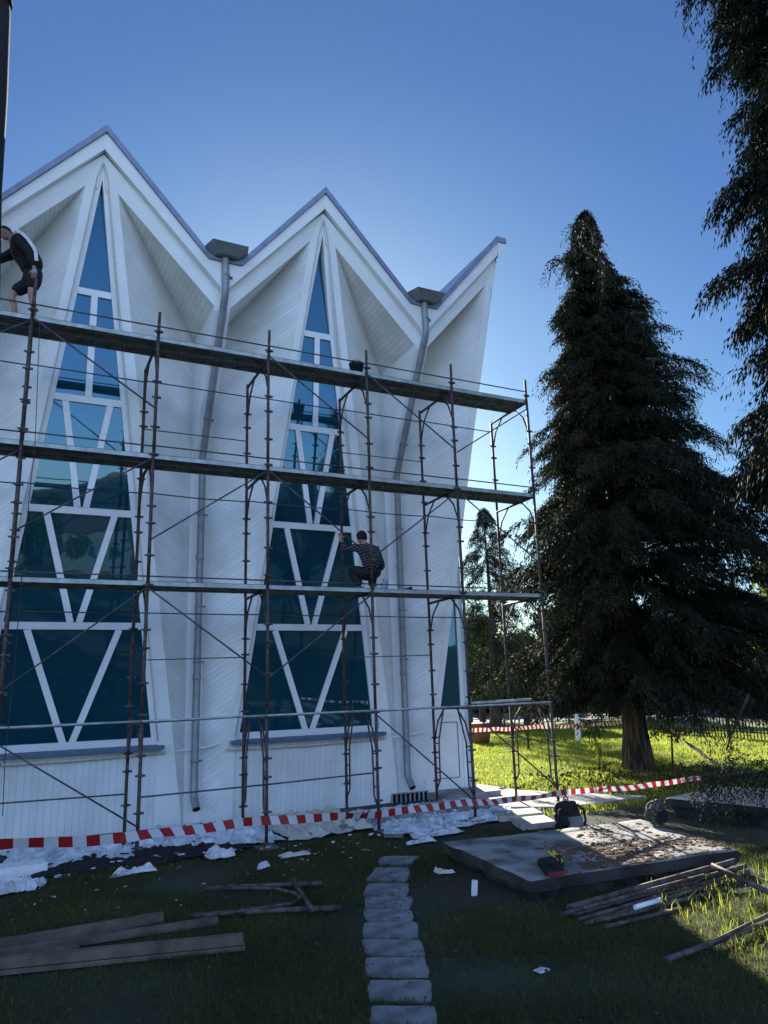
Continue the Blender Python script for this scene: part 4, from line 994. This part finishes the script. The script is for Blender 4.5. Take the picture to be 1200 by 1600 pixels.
m = MB(); p = at(742, 1398, 2, 0); m.box((p.x, p.y, .07), (.055, .04, .16), Matrix.Rotation(.12, 3, 'Y')); m.build('paper_box', M['foam'], None, label='small white upright carton in front of the slab', cat='carton')
m = MB(); p = at(120, 1360, 2, 0); m.beam((-.6, p.y-.05, .06), (2.0, p.y+.05, .04), .11, .035); m.build('edging_board', M['woodd'], None, label='long grey board lying along the sheeting at the left', cat='board')
m = MB(); p = at(700, 1281, 2, 0); p = at(615, 1308, 2, .03); m.box((p.x, p.y, .05), (.30, .06, .04), Matrix.Rotation(-.7, 3, 'Z')); m.build('board_offcut', M['woodd'], None, label='dark board offcut by the foot of the fourth scaffold post', cat='board')
m = MB(); p = at(792, 1276, 2, 0); m.box((p.x, p.y, .05), (.42, .26, .07), Matrix.Rotation(.35, 3, 'Z')@Matrix.Rotation(.1, 3, 'Y')); m.build('stone_chunk', M['woodd'], None, label='dark flat chunk of slab left of the black backpack', cat='slab chunk')
rr = random.Random(11)
m = MB()
for i in range(170):
    x = rr.uniform(.2, 8.6); y = rr.uniform(11.0, 13.6); s_ = rr.uniform(.015, .05)
    m.box((x, y, .05+rr.uniform(0, .06)), (s_*rr.uniform(1, 2.5), s_, s_*.4), Matrix.Rotation(rr.uniform(0, 3), 3, 'Z')@Matrix.Rotation(rr.uniform(-.4, .4), 3, 'X'), m=rr.choice((0, 0, 1)))
m.build('rubble', [M['pl2'], M['woodd']], None, label='small chips and scraps scattered over the sheeting at the wall foot', cat='rubble', kind='stuff')

# ------------------------------------------------------------------ vegetation
def leaves(C, D, L, W, rngs=rng, flat=0.35):
    """diamond-shaped leaf quads at points C pointing along D"""
    n = len(C); D = D/np.linalg.norm(D, axis=1, keepdims=True)
    rnd = rngs.normal(size=(n, 3)); X = np.cross(D, rnd); X /= np.linalg.norm(X, axis=1, keepdims=True)+1e-9
    L = np.broadcast_to(L, (n,))[:, None]; W = np.broadcast_to(W, (n,))[:, None]
    V = np.stack([C, C+D*L*.45+X*W/2, C+D*L, C+D*L*.45-X*W/2], 1).reshape(-1, 3)
    F_ = np.arange(n*4).reshape(-1, 4); return V, F_
def conifer(name, base, H, rad, label, z0=1.0, nb=300, sprays=12, per=9, droop=.5, leafL=.16, leafW=.05, trunk_r=.5, seed=1, mats=('leaf', 'leafb'), bark='bark', twl=.5, azr=None, density=1.0, up=.15, dens_pow=.8, cat='tree', twig_spread=.35, hang=1.0, tight=False, lrand=.38):
    rg = np.random.default_rng(seed); t = empty(name, base, label, cat); base = np.array(base, float)
    tm = MB(); nseg = 14; pts = []; rs = []
    for i in range(nseg+1):
        a = i/nseg; z = H*a; flare = 1+.38*math.exp(-z/.35)
        pts.append(Vector(base)+V3(.06*math.sin(a*5+seed), .06*math.cos(a*4), z)); rs.append(trunk_r*max(.02, (1-a)**1.05)*flare)
    tm.tube(pts, rs, 18)
    # bark furrows
    for i, v in enumerate(tm.v):
        r_ = 1+.09*math.sin((i % 18)*2.9)+.05*noise.noise(Vector(v)*3)
        ax = pts[min(i//18, nseg)]; tm.v[i] = (ax.x+(v[0]-ax.x)*r_, ax.y+(v[1]-ax.y)*r_, v[2])
    lm = tm; CC = []; DD = []; LL = []; MM = []
    for b in range(nb):
        a = rg.random()**dens_pow; z = z0+(H-z0)*a
        az = rg.uniform(0, 2*math.pi) if azr is None else rg.uniform(*azr)
        Rr = rad(z, az)*(rg.uniform(.62, 1.02) if rg.random() < .85 else rg.uniform(1.0, 1.28)) if not tight else rad(z, az)*rg.uniform(.7, 1.05)
        if Rr < .05: Rr = .08
        u = np.array([math.cos(az), math.sin(az), 0.]); lift = up*Rr
        nS = max(3, int(sprays*(.4+Rr/2.2)))
        path = []
        for j in range(8):
            s = j/7; path.append(base+np.array([0, 0, z])+u*Rr*s+np.array([0, 0, lift*math.sin(s*math.pi*.75)-droop*Rr*.5*s*s]))
        path = np.array(path)
        if b % 3 == 0 and Rr > .5: lm.tube([Vector(q) for q in path[:7]], [max(.006, .028*Rr/3*(1-k/8)) for k in range(7)], 4)
        S_ = rg.uniform(.12, 1.0, nS)**.75; idx = S_*7; i0 = np.minimum(idx.astype(int), 6); fr_ = (idx-i0)[:, None]
        pc = path[i0]*(1-fr_)+path[i0+1]*fr_
        side = np.cross(u, [0, 0, 1.])
        for q, s in zip(pc, S_):
            tl = twl*rg.uniform(.5, 1.2)*(.35+.65*min(1, Rr/1.5)); d0 = u*rg.uniform(.2, 1)+side*rg.normal()*twig_spread*1.6+np.array([0, 0, rg.uniform(-.2, .35)])
            d0 /= np.linalg.norm(d0); k = np.arange(per)/per; k = k[:, None]
            pp = q+d0*tl*k*.9+np.array([0, 0, -1.])*hang*tl*(k**1.8)*.8
            dd = d0*.6+np.array([0, 0, -1.])*hang*(.25+k*1.1)+rg.normal(size=(per, 3))*lrand
            pp = pp+rg.normal(size=(per, 3))*.035
            CC.append(pp); DD.append(dd); LL.append(np.full(per, leafL)*rg.uniform(.6, 1.3, per)); MM.append(np.full(per, 1 if rg.random() < .30 and s > .55 else 0))
    trunk = tm.build('trunk', M[bark], t)
    CC = np.concatenate(CC); DD = np.concatenate(DD); LL = np.concatenate(LL); MM = np.concatenate(MM)
    V, F_ = leaves(CC, DD, LL, LL*leafW/leafL, rg)
    np_mesh('crown', V, F_, [M[k] for k in mats], t, mi=MM)
    return t

# main conifer; radii given towards the camera's left and right of the trunk, sampled by height
zk = [1.6, 2.6, 4, 5.5, 7, 8.5, 9.7, 11.2, 12.6, 13.6, 14.6, 15.4, 16.2]
rl = [3.0, 3.2, 3.1, 2.8, 2.2, 1.9, 1.65, 1.40, 1.05, .75, .55, .3, .1]
rr_ = [4.6, 5.2, 5.2, 5.0, 4.2, 2.9, 2.4, 1.75, 1.35, .95, .5, .3, .1]
right = np.array([cR.x, cR.y]); right /= np.linalg.norm(right)
def rad_main(z, az):
    c = math.cos(az)*right[0]+math.sin(az)*right[1]; k = (c+1)/2
    a = np.interp(z, zk, rl); b = np.interp(z, zk, rr_); m_ = a*(1-k)+b*k
    return m_*(1+.18*math.sin(z*3.1+az*2)+.10*math.sin(z*7.3+az*5))
big = conifer('conifer', (14.7, 15.1, -.05), 16.2, rad_main, 'tall drooping conifer on the lawn with thick ribbed trunk and crown nearly touching ground', z0=1.75, nb=1150, sprays=40, per=15, droop=.50, leafL=.11, leafW=.028, lrand=.28, trunk_r=.30, seed=4, twl=.50, dens_pow=.95)
# lone side branch and shaggy leader near its top are part of the crown already; near conifer at the right edge
zk2 = [2.6, 2.9, 3.3, 3.7, 4.0, 4.7, 5.3, 5.9, 6.4, 7.0, 7.6, 8.3, 9.2, 10, 12, 14, 16]
rk2 = [1.6, 2.6, 2.9, 2.35, 2.7, 2.3, 2.25, 2.85, 2.3, 2.1, 2.1, 2.5, 2.0, 1.9, 1.9, 2.0, 1.5]
nb_ = cF+cR*((1480-600)/F_PX); nb_ = Vector((nb_.x, nb_.y, 0)).normalized()*12.2
def rad_near(z, az): return float(np.interp(z, zk2, rk2))*(.95+.10*math.sin(z*4.3+az*1.3)+.08*math.sin(z*9+az*3))
conifer('conifer', (nb_.x, nb_.y, -.05), 17, rad_near, 'near dark conifer whose hanging boughs fill the upper right edge', z0=4.9, nb=1150, sprays=44, per=15, droop=.55, leafL=.10, leafW=.024, mats=('leaf', 'leaf'), tight=True, lrand=.2, trunk_r=.30, seed=9, twl=.42, dens_pow=1.0, hang=1.3)
# low bough in front of the tiled slab
def bough(name, pts, n, label, seed, spread=.22, leafL=.055, mats=('leafn', 'leaf'), hang=1.2, per=9, tl=.35, cat='branch', parent=None):
    rg = np.random.default_rng(seed); t = parent or empty(name, pts[0], label, cat); m = MB(); K = np.array([list(p) for p in pts])
    m.tube([Vector(p) for p in K], [.03*(1-.8*i/len(K)) for i in range(len(K))], 6); m.build('stem', M['barkd'], t)
    CC = []; DD = []
    for i in range(n):
        s = rg.random()*(len(K)-1); i0 = min(int(s), len(K)-2); q = K[i0]*(1-s+i0)+K[i0+1]*(s-i0); d = K[i0+1]-K[i0]; d /= np.linalg.norm(d)
        d0 = d*.5+rg.normal(size=3)*.7; d0 /= np.linalg.norm(d0); k = (np.arange(per)/per)[:, None]
        q = q+rg.normal(size=3)*spread*.3
        CC.append(q+d0*tl*k+np.array([0, 0, -1])*hang*tl*k**1.8*.7+rg.normal(size=(per, 3))*.015); DD.append(d0*.7+np.array([0, 0, -1])*hang*(.2+k)+rg.normal(size=(per, 3))*.4)
    CC = np.concatenate(CC); DD = np.concatenate(DD); V, F_ = leaves(CC, DD, rg.uniform(.6, 1.2, len(CC))*leafL, leafL*.3, rg)
    np_mesh('foliage', V, F_, [M[k] for k in mats], t, mi=(rg.random(len(CC)) < .3).astype(int)); return t
for sd_, pp_ in ((21, ((897, 425), (880, 411), (864, 405), (856, 410))), (22, ((905, 345), (918, 352), (928, 372), (933, 388))), (23, ((912, 392), (935, 402), (944, 425), (946, 440))), (24, ((905, 350), (896, 352), (893, 372), (892, 392))), (25, ((985, 490), (1008, 488), (1022, 500), (1026, 512))), (26, ((1010, 560), (1040, 562), (1058, 580), (1060, 590)))):
    bough('side_branch', [atd(x, y, 19) for x, y in pp_], 34, None, sd_, .22, leafL=.09, tl=.42, per=12, hang=1.6, parent=big)
bough('low_bough', [atd(1330, 1170, 11.5), atd(1240, 1195, 11.2), atd(1180, 1208, 11), atd(1130, 1214, 10.8), atd(1098, 1218, 10.6)], 520, 'low dark bough hanging over the tiled block at the right edge', 3, .5, tl=.36, per=14)
bough('hanging_branch', [atd(1170, 1085, 14.5), atd(1155, 1120, 14.4), atd(1142, 1150, 14.4), atd(1135, 1172, 14.4)], 90, 'drooping branch tip hanging below the big crown in front of the fence', 5, .25, tl=.35)

def rad_cone(r0_, H, z0, p=1.0, wob=.2):
    return lambda z, az: max(.1, r0_*(1-(z-z0)/(H-z0))**p)*(1+wob*math.sin(z*3.7+az*2))
conifer('spruce', (21.2, 31.0, 0), 11.1, lambda z, az: float(np.interp(z, [1.5, 2.5, 4, 6, 8, 10, 11.1], [1.0, 1.9, 2.1, 1.9, 1.5, .7, .1]))*(1+.25*math.sin(z*5+az*2)), 'slender spruce with thin open tiers standing behind the building corner', z0=1.9, nb=230, sprays=17, per=12, droop=.5, leafL=.13, leafW=.032, trunk_r=.26, seed=12, mats=('leafn', 'leafn'), bark='barkd', twl=.6, hang=1.5)

def broadleaf(name, base, H, r_, label, mats, seed, n=9000, leafL=.16, trunk=.16, z0=.25, lumps=22, cat='tree'):
    rg = np.random.default_rng(seed); t = empty(name, base, label, cat); b = Vector(base)
    m = MB(); m.tube([b, b+V3(.1, 0, H*.4), b+V3(0, .1, H*.8)], [trunk, trunk*.7, trunk*.2], 8)
    cs_ = []
    for i in range(lumps):
        a = rg.uniform(0, 6.28); rr0 = r_*rg.uniform(0, .75); z = H*rg.uniform(z0+.1, .9); k = math.sin(min(1, (z/H-z0)/(1-z0)+.25)*math.pi)
        c = np.array([b.x+rr0*math.cos(a)*k, b.y+rr0*math.sin(a)*k, z]); cs_.append((c, r_*rg.uniform(.22, .32)))
        if trunk > .03: m.tube([b+V3(0, 0, H*.3), Vector(c)], [trunk*.35, trunk*.08], 5)
    m.build('trunk', M['barkd'], t)
    P_ = []
    per = n//lumps
    for c, rr0 in cs_:
        d = rg.normal(size=(per, 3)); d /= np.linalg.norm(d, axis=1, keepdims=True); P_.append(c+d*rr0*rg.random((per, 1))**.45*np.array([1.1, 1.1, .8]))
    P_ = np.concatenate(P_); V, F_ = leaves(P_, rg.normal(size=P_.shape)+np.array([0, 0, -.3]), rg.uniform(.6, 1.3, len(P_))*leafL, leafL*.6, rg)
    np_mesh('crown', V, F_, [M[k] for k in mats], t, mi=(rg.random(len(P_)) < .4).astype(int)); return t
bgd = [  # px, D, H, r, kind, label
    (735, 48, 6.5, 4.0, 'leafy', 'bright yellow green tree behind the spruce at the building corner'),
    (800, 44, 5.0, 3.2, 'leafm', 'rounded green tree between the spruce and the big conifer'),
    (845, 52, 7.5, 4.2, 'leafn', 'dark round tree left of the big conifer trunk'),
    (930, 50, 6.5, 4.0, 'leafn', 'dark round tree straight behind the big conifer trunk'),
    (1030, 56, 6.0, 4.0, 'leafy', 'pale leaved tree seen just right of the big conifer trunk'),
    (1110, 60, 7.0, 4.5, 'leafm', 'green tree behind the middle of the picket fence'),
    (1190, 46, 9.5, 3.4, 'leafy', 'sunlit yellow leaved tree at the right edge behind the big conifer'),
    (1260, 52, 8.0, 4.4, 'leafn', 'dark tree beyond the right edge of the picket fence')]
for i, (px, D, H, r_, k, l_) in enumerate(bgd):
    d = cF+cR*((px-600)/F_PX); d = Vector((d.x, d.y, 0)); d.normalize(); p = d*D
    broadleaf('broadleaf_tree', (p.x, p.y, 0), H, r_, l_, (k, 'leafm' if k != 'leafn' else 'leafn'), 30+i, n=6500, leafL=.34, trunk=.22)
m_h = MB()
# far hedge/wooded backdrop (a continuous mass) behind the fence
rg = np.random.default_rng(77); n = 26000; u_ = rg.random(n); px = 690+u_*680; D = 66+rg.uniform(-3, 3, n)
hgt = 4.6+1.3*np.sin(u_*21)+.9*np.sin(u_*47+1); zz = rg.random(n)**.8*hgt
vx = np.array([[cF.x+cR.x*((p-600)/F_PX), cF.y+cR.y*((p-600)/F_PX)] for p in px]); vx /= np.linalg.norm(vx, axis=1, keepdims=True)
P_ = np.column_stack([vx*D[:, None], zz]); V, F_ = leaves(P_, rg.normal(size=P_.shape), rg.uniform(.5, 1.1, n), .5, rg)
np_mesh('far_hedge', V, F_, [M['leafm'], M['leafn']], None, mi=(rg.random(n) < .6).astype(int), label='far wooded belt beyond the fence and road', cat='hedge', kind='stuff')
# sapling and shrubs
p = at(936, 1207, 2, 0); broadleaf('sapling', (p.x, p.y, 0), 1.35, .45, 'thin sapling with a few bright leaves left of the thick trunk', ('leafy', 'leafy'), 61, n=170, leafL=.09, trunk=.018, lumps=10)
p = at(1045, 1150, 2, 0); broadleaf('shrub', (p.x*.62, p.y*.62, 0), 2.2, .8, 'light leaved shrub just right of the thick trunk', ('leafy', 'leafm'), 62, n=900, leafL=.10, trunk=.03)
p = at(790, 1165, 2, 0); 

# fences and small things across the lawn
fA, fB = at(1010, 1144, 2, 0), at(1230, 1161, 2, 0)
fn = empty('picket_fence', ((fA.x+fB.x)/2, (fA.y+fB.y)/2, 0), 'dark iron picket fence beyond the lawn at the right', 'fence')
d = (fB-fA); Lf = d.length; d.normalize()
m = MB()
for z in (.28, 1.25): m.beam(fA+V3(0, 0, z), fB+V3(0, 0, z), .04, .05)
m.build('rail', M['fence'], fn)
m = MB(); npk = int(Lf/.17)
for i in range(npk):
    q = fA+d*(i*.17); m.box((q.x, q.y, .75), (.03, .03, 1.42))
m.build('pickets', M['fence'], fn)
for i in range(int(Lf/2.6)+1):
    q = fA+d*(i*2.6); m = MB(); m.box((q.x, q.y, .8), (.08, .08, 1.6)); m.build('fence_post', M['fence'], fn)
a, b = at(735, 1130, 2, .0), at(1000, 1140, 2, 0)
fA = V3(19, 36, 0); fB = V3(29.5, 30.5, 0); f2 = empty('rail_fence', (fA+fB)/2, 'low dark post and rail fence across the back of the lawn', 'fence'); d = fB-fA; L2 = d.length; d.normalize()
m = MB(); m.beam(fA+V3(0, 0, 1.05), fB+V3(0, 0, 1.05), .05, .05); m.beam(fA+V3(0, 0, .5), fB+V3(0, 0, .5), .04, .04); m.build('rail', M['fence'], f2)
for i in range(8):
    q = fA+d*(i*L2/7); m = MB(); m.box((q.x, q.y, .58), (.08, .08, 1.16)); m.build('fence_post', M['fence'], f2)
def post(px, py, h, r_, mt, label):
    p = at(px, py, 2, 0); m = MB(); m.box((p.x, p.y, h/2-.03), (r_*1.7, r_*1.7, h+.06)); m.box((p.x, p.y, h+.01), (r_*2, r_*2, .03))
    m.build('lawn_post', M[mt], None, label=label, cat='post')
post(904, 1158, 1.0, .09, 'upvc', 'short white post on the lawn carrying the faded tape')
post(826, 1173, .95, .035, 'fence', 'thin dark post on the lawn between the last two scaffold legs')
p = at(752, 1162, 2, 0); m = MB(); m.lathe((p.x, p.y, 0), [(.33, 0), (.38, .35), (.40, .7), (.42, .72), (.42, .78), (.36, .80)], 18); m.build('litter_barrel', M['brick'], None, label='brown round barrel on the lawn at the building corner', cat='barrel')
# dry leaf litter round the trunk
rg = np.random.default_rng(5); n = 3500; a = rg.uniform(0, 6.28, n); r_ = np.abs(rg.normal(0, 1.0, n))+.3
P_ = np.column_stack([14.7-.5+r_*np.cos(a)*1.5, 14.9-.6+r_*np.sin(a), rg.uniform(.0, .05, n)])
V, F_ = leaves(P_, rg.normal(size=P_.shape)*np.array([1, 1, .4]), .10, .07, rg); np_mesh('leaf_litter', V, F_, [M['litter']], None, label='brown leaf litter round the foot of the big conifer', cat='leaf litter', kind='stuff')

rg = np.random.default_rng(8); n = 2600
P_ = np.column_stack([rg.uniform(0, 9, n), rg.uniform(4, 11.4, n), rg.uniform(.012, .04, n)])
V, F_ = leaves(P_, rg.normal(size=P_.shape)*np.array([1, 1, .25]), rg.uniform(.02, .06, n), rg.uniform(.012, .03, n), rg)
np_mesh('dead_leaves', V, F_, [M['litter']], None, label='dead leaves and twigs scattered over the shaded grass', cat='leaf litter', kind='stuff')
m = MB(); rr = random.Random(21)
for i in range(90):
    x = rr.uniform(.3, 5.4); y = 11.5-abs(rr.gauss(0, 1.1)); s_ = rr.uniform(.006, .022)
    m.box((x, y, .03), (s_*rr.uniform(1, 3), s_, s_*.3), Matrix.Rotation(rr.uniform(0, 3), 3, 'Z')@Matrix.Rotation(rr.uniform(-.5, .5), 3, 'X'))
m.build('white_chips', M['pl2'], None, label='tiny white chips scattered in the grass before the sheeting', cat='rubble', kind='stuff')
# grass
def inpoly(P_, poly):
    x, y = P_[:, 0], P_[:, 1]; ins = np.zeros(len(P_), bool); j = len(poly)-1
    for i in range(len(poly)):
        xi, yi = poly[i]; xj, yj = poly[j]
        c = ((yi > y) != (yj > y)) & (x < (xj-xi)*(y-yi)/(yj-yi+1e-12)+xi); ins ^= c; j = i
    return ins
def blades(name, n, xr, yr, h, wdt, label, seed, excl=(), incl=None, mats=('grassb', 'grassd'), dry=.25, patch=None):
    rg = np.random.default_rng(seed); P_ = np.column_stack([rg.uniform(*xr, n), rg.uniform(*yr, n)])
    keep = np.ones(n, bool)
    for e in excl: keep &= ~inpoly(P_, e)
    if incl is not None: keep &= inpoly(P_, incl)
    if patch: 
        v = np.array([noise.noise(V3(x*patch, y*patch, seed)) for x, y in P_]); keep &= v > rg.uniform(-.45, .25, n)
    P_ = P_[keep]; n = len(P_); z = np.array([gz(x, y) for x, y in P_])-.01
    H = h*rg.uniform(.4, 1.3, n); az = rg.uniform(0, 6.28, n); ln = rg.uniform(.1, .9, n)*H
    base = np.column_stack([P_, z]); dx = np.column_stack([np.cos(az), np.sin(az), 0*az]); sx = np.column_stack([-np.sin(az), np.cos(az), 0*az])*wdt/2
    up = np.array([0, 0, 1.])
    mid = base+up*H[:, None]*.55+dx*ln[:, None]*.3; top = base+up*H[:, None]*.95+dx*ln[:, None]
    V = np.stack([base-sx, base+sx, mid+sx*.8, mid-sx*.8, top], 1).reshape(-1, 3); i = np.arange(n)*5
    F_ = np.concatenate([np.column_stack([i, i+1, i+2]), np.column_stack([i, i+2, i+3]), np.column_stack([i+3, i+2, i+4])])
    mi = (rg.random(n) < dry).astype(int); mi = np.tile(mi, 3)
    return np_mesh(name, V, F_, [M[k] for k in mats], None, mi=mi, label=label, cat='grass', kind='stuff')
slabp = [(p[0], p[1]) for p in cs]; slab2p = [(p[0], p[1]) for p in c2]
stp = [at(560, 1335, 2, 0), at(575, 1335, 2, 0)]
pathp = [tuple(at(x, y, 2, 0))[:2] for x, y in ((602, 1333), (574, 1380), (573, 1460), (580, 1640), (690, 1640), (658, 1470), (638, 1400), (640, 1355), (655, 1333))]
vis = [tuple(at(x, y, 2, 0))[:2] for x, y in ((-500, 1345), (-500, 1800), (1500, 1750), (1500, 1345), (700, 1290), (400, 1325))]
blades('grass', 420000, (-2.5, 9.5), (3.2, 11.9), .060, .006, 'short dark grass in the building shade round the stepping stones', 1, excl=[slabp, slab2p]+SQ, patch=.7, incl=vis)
tall = [tuple(at(x, y, 2, 0))[:2] for x, y in ((1000, 1395), (1240, 1345), (1300, 1480), (1150, 1500), (1060, 1440))]
blades('tall_grass', 4200, (4.5, 10), (4, 9), .17, .009, 'long bright grass round the heap of tubes', 2, excl=[slabp], incl=tall, dry=.12, mats=('lawnb', 'grassd'))  # takes the sun-brightened blade colour where the patch of sun falls
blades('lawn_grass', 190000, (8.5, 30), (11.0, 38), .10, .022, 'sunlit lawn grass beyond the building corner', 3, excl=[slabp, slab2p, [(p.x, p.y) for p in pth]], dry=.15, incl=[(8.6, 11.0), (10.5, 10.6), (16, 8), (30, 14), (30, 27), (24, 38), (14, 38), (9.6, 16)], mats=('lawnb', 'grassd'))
# weeds at the wall foot
for px_, py_, h_ in ((634, 1312, .3), (715, 1290, .18), (865, 1306, .2)):
    pass

# ------------------------------------------------------------------ what the windows mirror: slope, trees and houses behind the photographer
m = MB(); rows_ = []
nx = 60
for j, (dist, hb) in enumerate(((55, 0), (75, 3.5), (110, 9), (170, 15))):
    for i in range(nx+1):
        a = math.pi*(1.08+.88*i/nx)
        hh_ = hb*(1+.25*math.sin(i*.5+j)+.2*noise.noise(V3(i*.4, j, 0)))
        m.v.append((math.cos(a)*dist, math.sin(a)*dist, hh_-.05))
for j in range(3):
    for i in range(nx): b0 = j*(nx+1)+i; m.face((b0, b0+1, b0+nx+2, b0+nx+1), None, 0, True)
m.build('hillside', M['hill'], kind='structure')
for i, (x, y, H, r_, k) in enumerate(((9, -18, 7.5, 3.6, 'leafn'), (15, -15, 9, 3.2, 'leafn'), (2, -38, 7, 3.5, 'leafm'), (18, -24, 8, 4.2, 'leafm'), (-3, -30, 8, 4, 'leafn'), (22, -17, 8, 3.5, 'leafm'))):
    broadleaf('broadleaf_tree', (x, y, 0), H, r_, 'tree number-less'[:4]+' mirrored in the windows, standing %s' % ('behind the photographer on the right', 'nearest behind the photographer, tallest', 'in the middle distance behind the photographer', 'far right behind the photographer', 'left behind the photographer', 'farthest right behind the photographer')[i], (k, k), 90+i, n=3500, leafL=.45, trunk=.25, lumps=16)
for i, (x, y) in enumerate(((-2, -44), (6, -47))):
    h = empty('house', (x, y, 0), ('plain house with brown roof mirrored in the first window', 'second plain house with brown roof beside the first, mirrored in the glass')[i], 'house')
    m = MB(); m.box((x, y, 2), (6, 5, 4)); m.build('wall', M['house'], h)
    m = MB(); m.prism([(x-3.4, y-2.9, 4), (x-3.4, y+2.9, 4), (x-3.4, y, 6)], (6.8, 0, 0)); m.build('roof', M['hroof'], h)
    for wx in (-1.8, 0, 1.8): m = MB(); m.box((x+wx, y+2.52, 2.1), (.9, .06, 1.1)); m.build('window', M['glass'], h)
